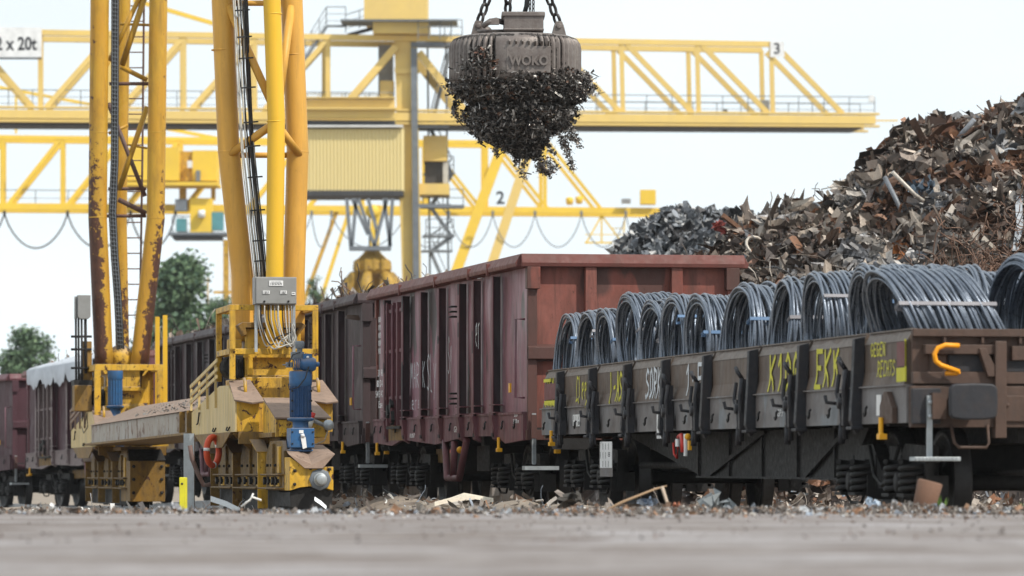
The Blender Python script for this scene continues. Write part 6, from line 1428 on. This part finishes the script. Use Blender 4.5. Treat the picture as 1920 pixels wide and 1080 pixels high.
# grab hanging from the trolley
gr = empty('scrap_grab', (0, 0, 0)); tag(gr, 'yellow orange-peel grab in a steel frame hanging under the far trolley house', 'grab')
g3 = lambda x, y, d=0.: P(x, y, 284 + d)
b = MB()
for x0, y0, x1, y1 in ((650, 372, 658, 468), (660, 372, 690, 440), (672, 372, 702, 462), (726, 372, 702, 462), (736, 372, 730, 468), (668, 372, 660, 462), (720, 372, 732, 462), (690, 372, 706, 430)): b.bar(g3(x0, y0, -.5), g3(x1, y1, -.5), .22, .22)
b.bar(g3(655, 466, -.6), g3(733, 466, -.6), .8, .26); b.bar(g3(655, 466, 1), g3(733, 466, 1), .3, .26); b.build('spreader_frame', 'greyst', gr)
b = MB(); b.lathe([(.001, -.3), (.42, -.3), (.42, .3), (.001, .3)], g3(699, 397, -.2), ax=1, n=20); b.build('rope_pulley', 'far2', gr)
b = MB()
for x in (692, 704): b.tube([g3(x, 395, .2), g3(x + 1, 480, .2)], .05, 5)
b.build('rope', 'cable', gr)
b = MB(); c = g3(698, 484, .3); b.lathe([(.001, .7), (.3, .7), (.55, .3), (.85, 0), (1.15, -.2), (1.2, -.7), (1.0, -.95), (.4, -1.1), (.001, -1.1)], c, n=14, smooth=False)
for k in range(4): b.box(c.x - .9 + k * .5, c.x - .75 + k * .5, c.y - 1.2, c.y - 1.0, c.z - .8, c.z - .1)
b.build('grab_head', 'grab', gr)
for k in range(6):
    th = k * math.pi / 3 + .3; b = MB(); d = Vector((math.cos(th), math.sin(th), 0)); q = [c + d * r_ + Vector((0, 0, z)) for r_, z in ((.7, -.9), (1.15, -1.1), (1.5, -1.6), (1.6, -2.2), (1.4, -2.8), (.9, -3.2), (.3, -3.4))]
    b.tube(q, [.2, .34, .42, .44, .4, .3, .08], 5); b.build('grab_tine', 'grab', gr)
# number signs
b = MB(); Y = C3.Y(1445) - .3; p, q = P(1444, 77, Y), P(1471, 107, Y); b.box(p.x, q.x, Y, Y + .04, q.z, p.z); sg = b.build('number_sign', 'white'); tag(sg, 'white square sign with the numeral 3 at the end of the upper truss chord', 'sign')
text('numeral', '3', .95, 'ink', sg, ((p.x + q.x) / 2 - .02, Y - .012, (p.z + q.z) / 2), (R(90), 0, 0), .004, .012)
b = MB(); Y = C3.Y(0) - .5; p, q = P(-75, 51, Y), P(78, 107, Y); b.box(p.x, q.x, Y, Y + .08, q.z, p.z); sg = b.build('load_sign', 'white'); tag(sg, 'white load sign reading 2 x 20t at the upper left edge', 'sign')
lt_ = text('load_lettering', '2 x 20t', 1.12, 'ink', sg, (P(30, 81, Y).x, Y - .012, P(28, 83, Y).z), (R(90), 0, 0), .004, .03); lt_.scale = (.78, 1, 1)
b = MB(); p, q = P(-80, 108, Y), P(78, 111, Y); b.box(p.x, q.x, Y - .1, Y + .1, q.z, p.z); b.build('sign_frame', 'fardk', sg)
# crane with the number 2
C2 = GC('gantry_crane', 'farther bright yellow gantry crane numbered 2 with cable loops below its girder', lambda x: 350 + x * .006, (-.3, 4.2, 0), 'far2')
g2 = lambda x: lin(x, 0, 387, 1250, 396); t2 = lambda x: lin(x, 0, 257, 1025, 268)
C2.bars('main_girder', [(-420, g2(-420), 1248, g2(1248), 15)]); C2.bars('top_chord', [(-300, t2(-300), 1026, t2(1026), 9)])
C2.bars('truss_post', [(x, t2(x), x, g2(x), 9) for x in (-110, 4, 117, 228, 340, 450, 570, 680, 800, 912, 1022)])
C2.bars('truss_diagonal', [(x - 105, g2(x), x - 2, t2(x), 9) for x in (4, 117, 228, 340, 450, 570, 680)] + [(x + 2, t2(x), x + 103, g2(x), 8) for x in (695, 800, 926, 1026)])
C2.rail('walkway_railing', [(-300, g2(-300) - 7), (250, g2(250) - 7)], h=24, step=56, mids=1)
C2.bars('leg_beam', [(946, 262, 800, 660, 24)], both=False); C2.bars('leg_beam', [(990, 290, 868, 660, 22)], 'far', both=False); C2.bars('leg_beam', [(706, 385, 692, 640, 22)], both=False)
C2.bars('leg_beam', [(633, 392, 520, 700, 9)], 'yel', both=False); C2.bars('leg_beam', [(655, 395, 570, 660, 9)], both=False)
C2.bars('top_brace', [(265, 232, 420, 262, 8), (-20, 160, 170, 196, 7), (30, 175, 30, 250, 5), (250, 0, 400, 44, 10)], both=False)
h2 = C2.box('machine_house', 240, 342, 281, 344, -3, 0, 'far2'); C2.box('machine_house', 342, 366, 288, 344, -2.6, 1, 'yel'); C2.box('machine_house', 366, 412, 287, 344, -3, 1, 'far2'); C2.box('house_base', 235, 415, 346, 354, -3.2, 1, 'far2')
C2.bars('house_seam', [(x, 282, x, 343, 1.5) for x in (262, 285, 306, 322, 385, 398)], 'yel2', both=False)
cb2 = C2.box('operator_cabin', 362, 402, 376, 440, -3.2, -1, 'far2'); C2.box('cabin_window', 336, 355, 414, 438, -3.3, -2, 'teal', cb2); C2.box('cabin_window', 402, 424, 402, 436, -3.3, -2, 'teal', cb2); C2.box('cabin_window', 334, 356, 378, 400, -3.2, -2, 'greyst', cb2)
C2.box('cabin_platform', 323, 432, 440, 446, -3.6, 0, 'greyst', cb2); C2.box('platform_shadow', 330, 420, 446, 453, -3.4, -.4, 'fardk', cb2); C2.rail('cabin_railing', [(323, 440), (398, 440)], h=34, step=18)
C2.rail('cabin_railing', [(360, 346), (412, 346)], h=28, step=13); C2.bars('cabin_mast', [(397, 320, 398, 438, 4), (363, 315, 363, 345, 4)], 'greyst', both=False); C2.box('control_box', 357, 366, 307, 320, -3.4, -3, 'white'); C2.box('ventilator', 373, 381, 325, 345, -3.4, -3, 'greyst')
C2.bars('cabin_hanger', [(343, 352, 343, 380, 16), (400, 352, 400, 376, 10)], 'yel', both=False)
b = MB(); b.lathe([(.001, 0), (.3, 0), (.3, .5), (.001, .5)], C2.p(378, 406, 0, -3.6), ax=0, n=10); b.build('flood_lamp', 'white', C2.e)
C2.bars('lower_column', [(424, 450, 424, 640, 13), (434, 452, 436, 640, 6), (400, 548, 440, 548, 6), (390, 520, 390, 572, 3)], 'yel', both=False)
C2.box('end_box', 1200, 1229, 357, 384, -1, .5, 'far2'); C2.box('end_box', 1165, 1182, 374, 382, -1, 0, 'greybox'); C2.bars('end_rod', [(1248, 393, 1266, 401, 3), (1225, 402, 1245, 402, 10)], both=False)
C2.bars('hanging_frame', [(1128, 404, 1100, 454, 4), (1128, 404, 1166, 454, 4), (1128, 404, 1128, 454, 4), (1096, 455, 1166, 455, 4), (1096, 440, 1166, 440, 2), (1145, 428, 1172, 428, 2), (1172, 405, 1168, 455, 3)], both=False)
b = MB()
for x, y in ((1068, 384), (1086, 382)): b.lathe([(.001, 0), (.22, 0), (.3, .3), (.3, .5), (.1, .6), (.001, .6)], C2.p(x, y), n=10)
b.build('pulley_block', 'far2', C2.e)
def fest(xs, dep, m, name):
    b = MB()
    for xa_, xb_ in zip(xs, xs[1:]):
        pts = [C2.p(xa_ + (xb_ - xa_) * (i / 14), 402 + dep * (4 * (i / 14) * (1 - i / 14)) ** .8, 0, -.6) for i in range(15)]; b.tube(pts, .065 if m == 'cable' else .045, 5)
    for x in xs: b.bar(C2.p(x, 396, 0, -.6), C2.p(x, 404, 0, -.6), .2, .3)
    return b.build(name, m, C2.e)
fest([-115, 10, 128, 246, 330], 64, 'cable', 'cable_loop'); fest([480, 585, 622, 760, 842, 924, 1003, 1090, 1173, 1240], 62, 'greyst', 'cable_loop')
b = MB(); Y = C2.Y(938); b = None
sg = text('number_sign', '2', 1.35, 'ink', None, P(938, 372, 353), (R(90), 0, 0), .04, .03); tag(sg, 'dark numeral 2 standing on the girder between the two sloping legs', 'sign')

# ---------------------------------------------------------------- air
hz_ = MB(); hz_.box(-700, 700, -70, 900, -4, 75)
hm = bpy.data.materials.new('summer haze'); hm.use_nodes = True; hn = hm.node_tree; hn.nodes.clear()
ho = hn.nodes.new('ShaderNodeOutputMaterial'); hv = hn.nodes.new('ShaderNodeVolumePrincipled')
hv.inputs['Color'].default_value = (.93, .96, 1, 1); hv.inputs['Density'].default_value = .00013; hv.inputs['Anisotropy'].default_value = .2
hn.links.new(hv.outputs[0], ho.inputs['Volume'])
tag(hz_.build('haze', hm), kind='stuff')
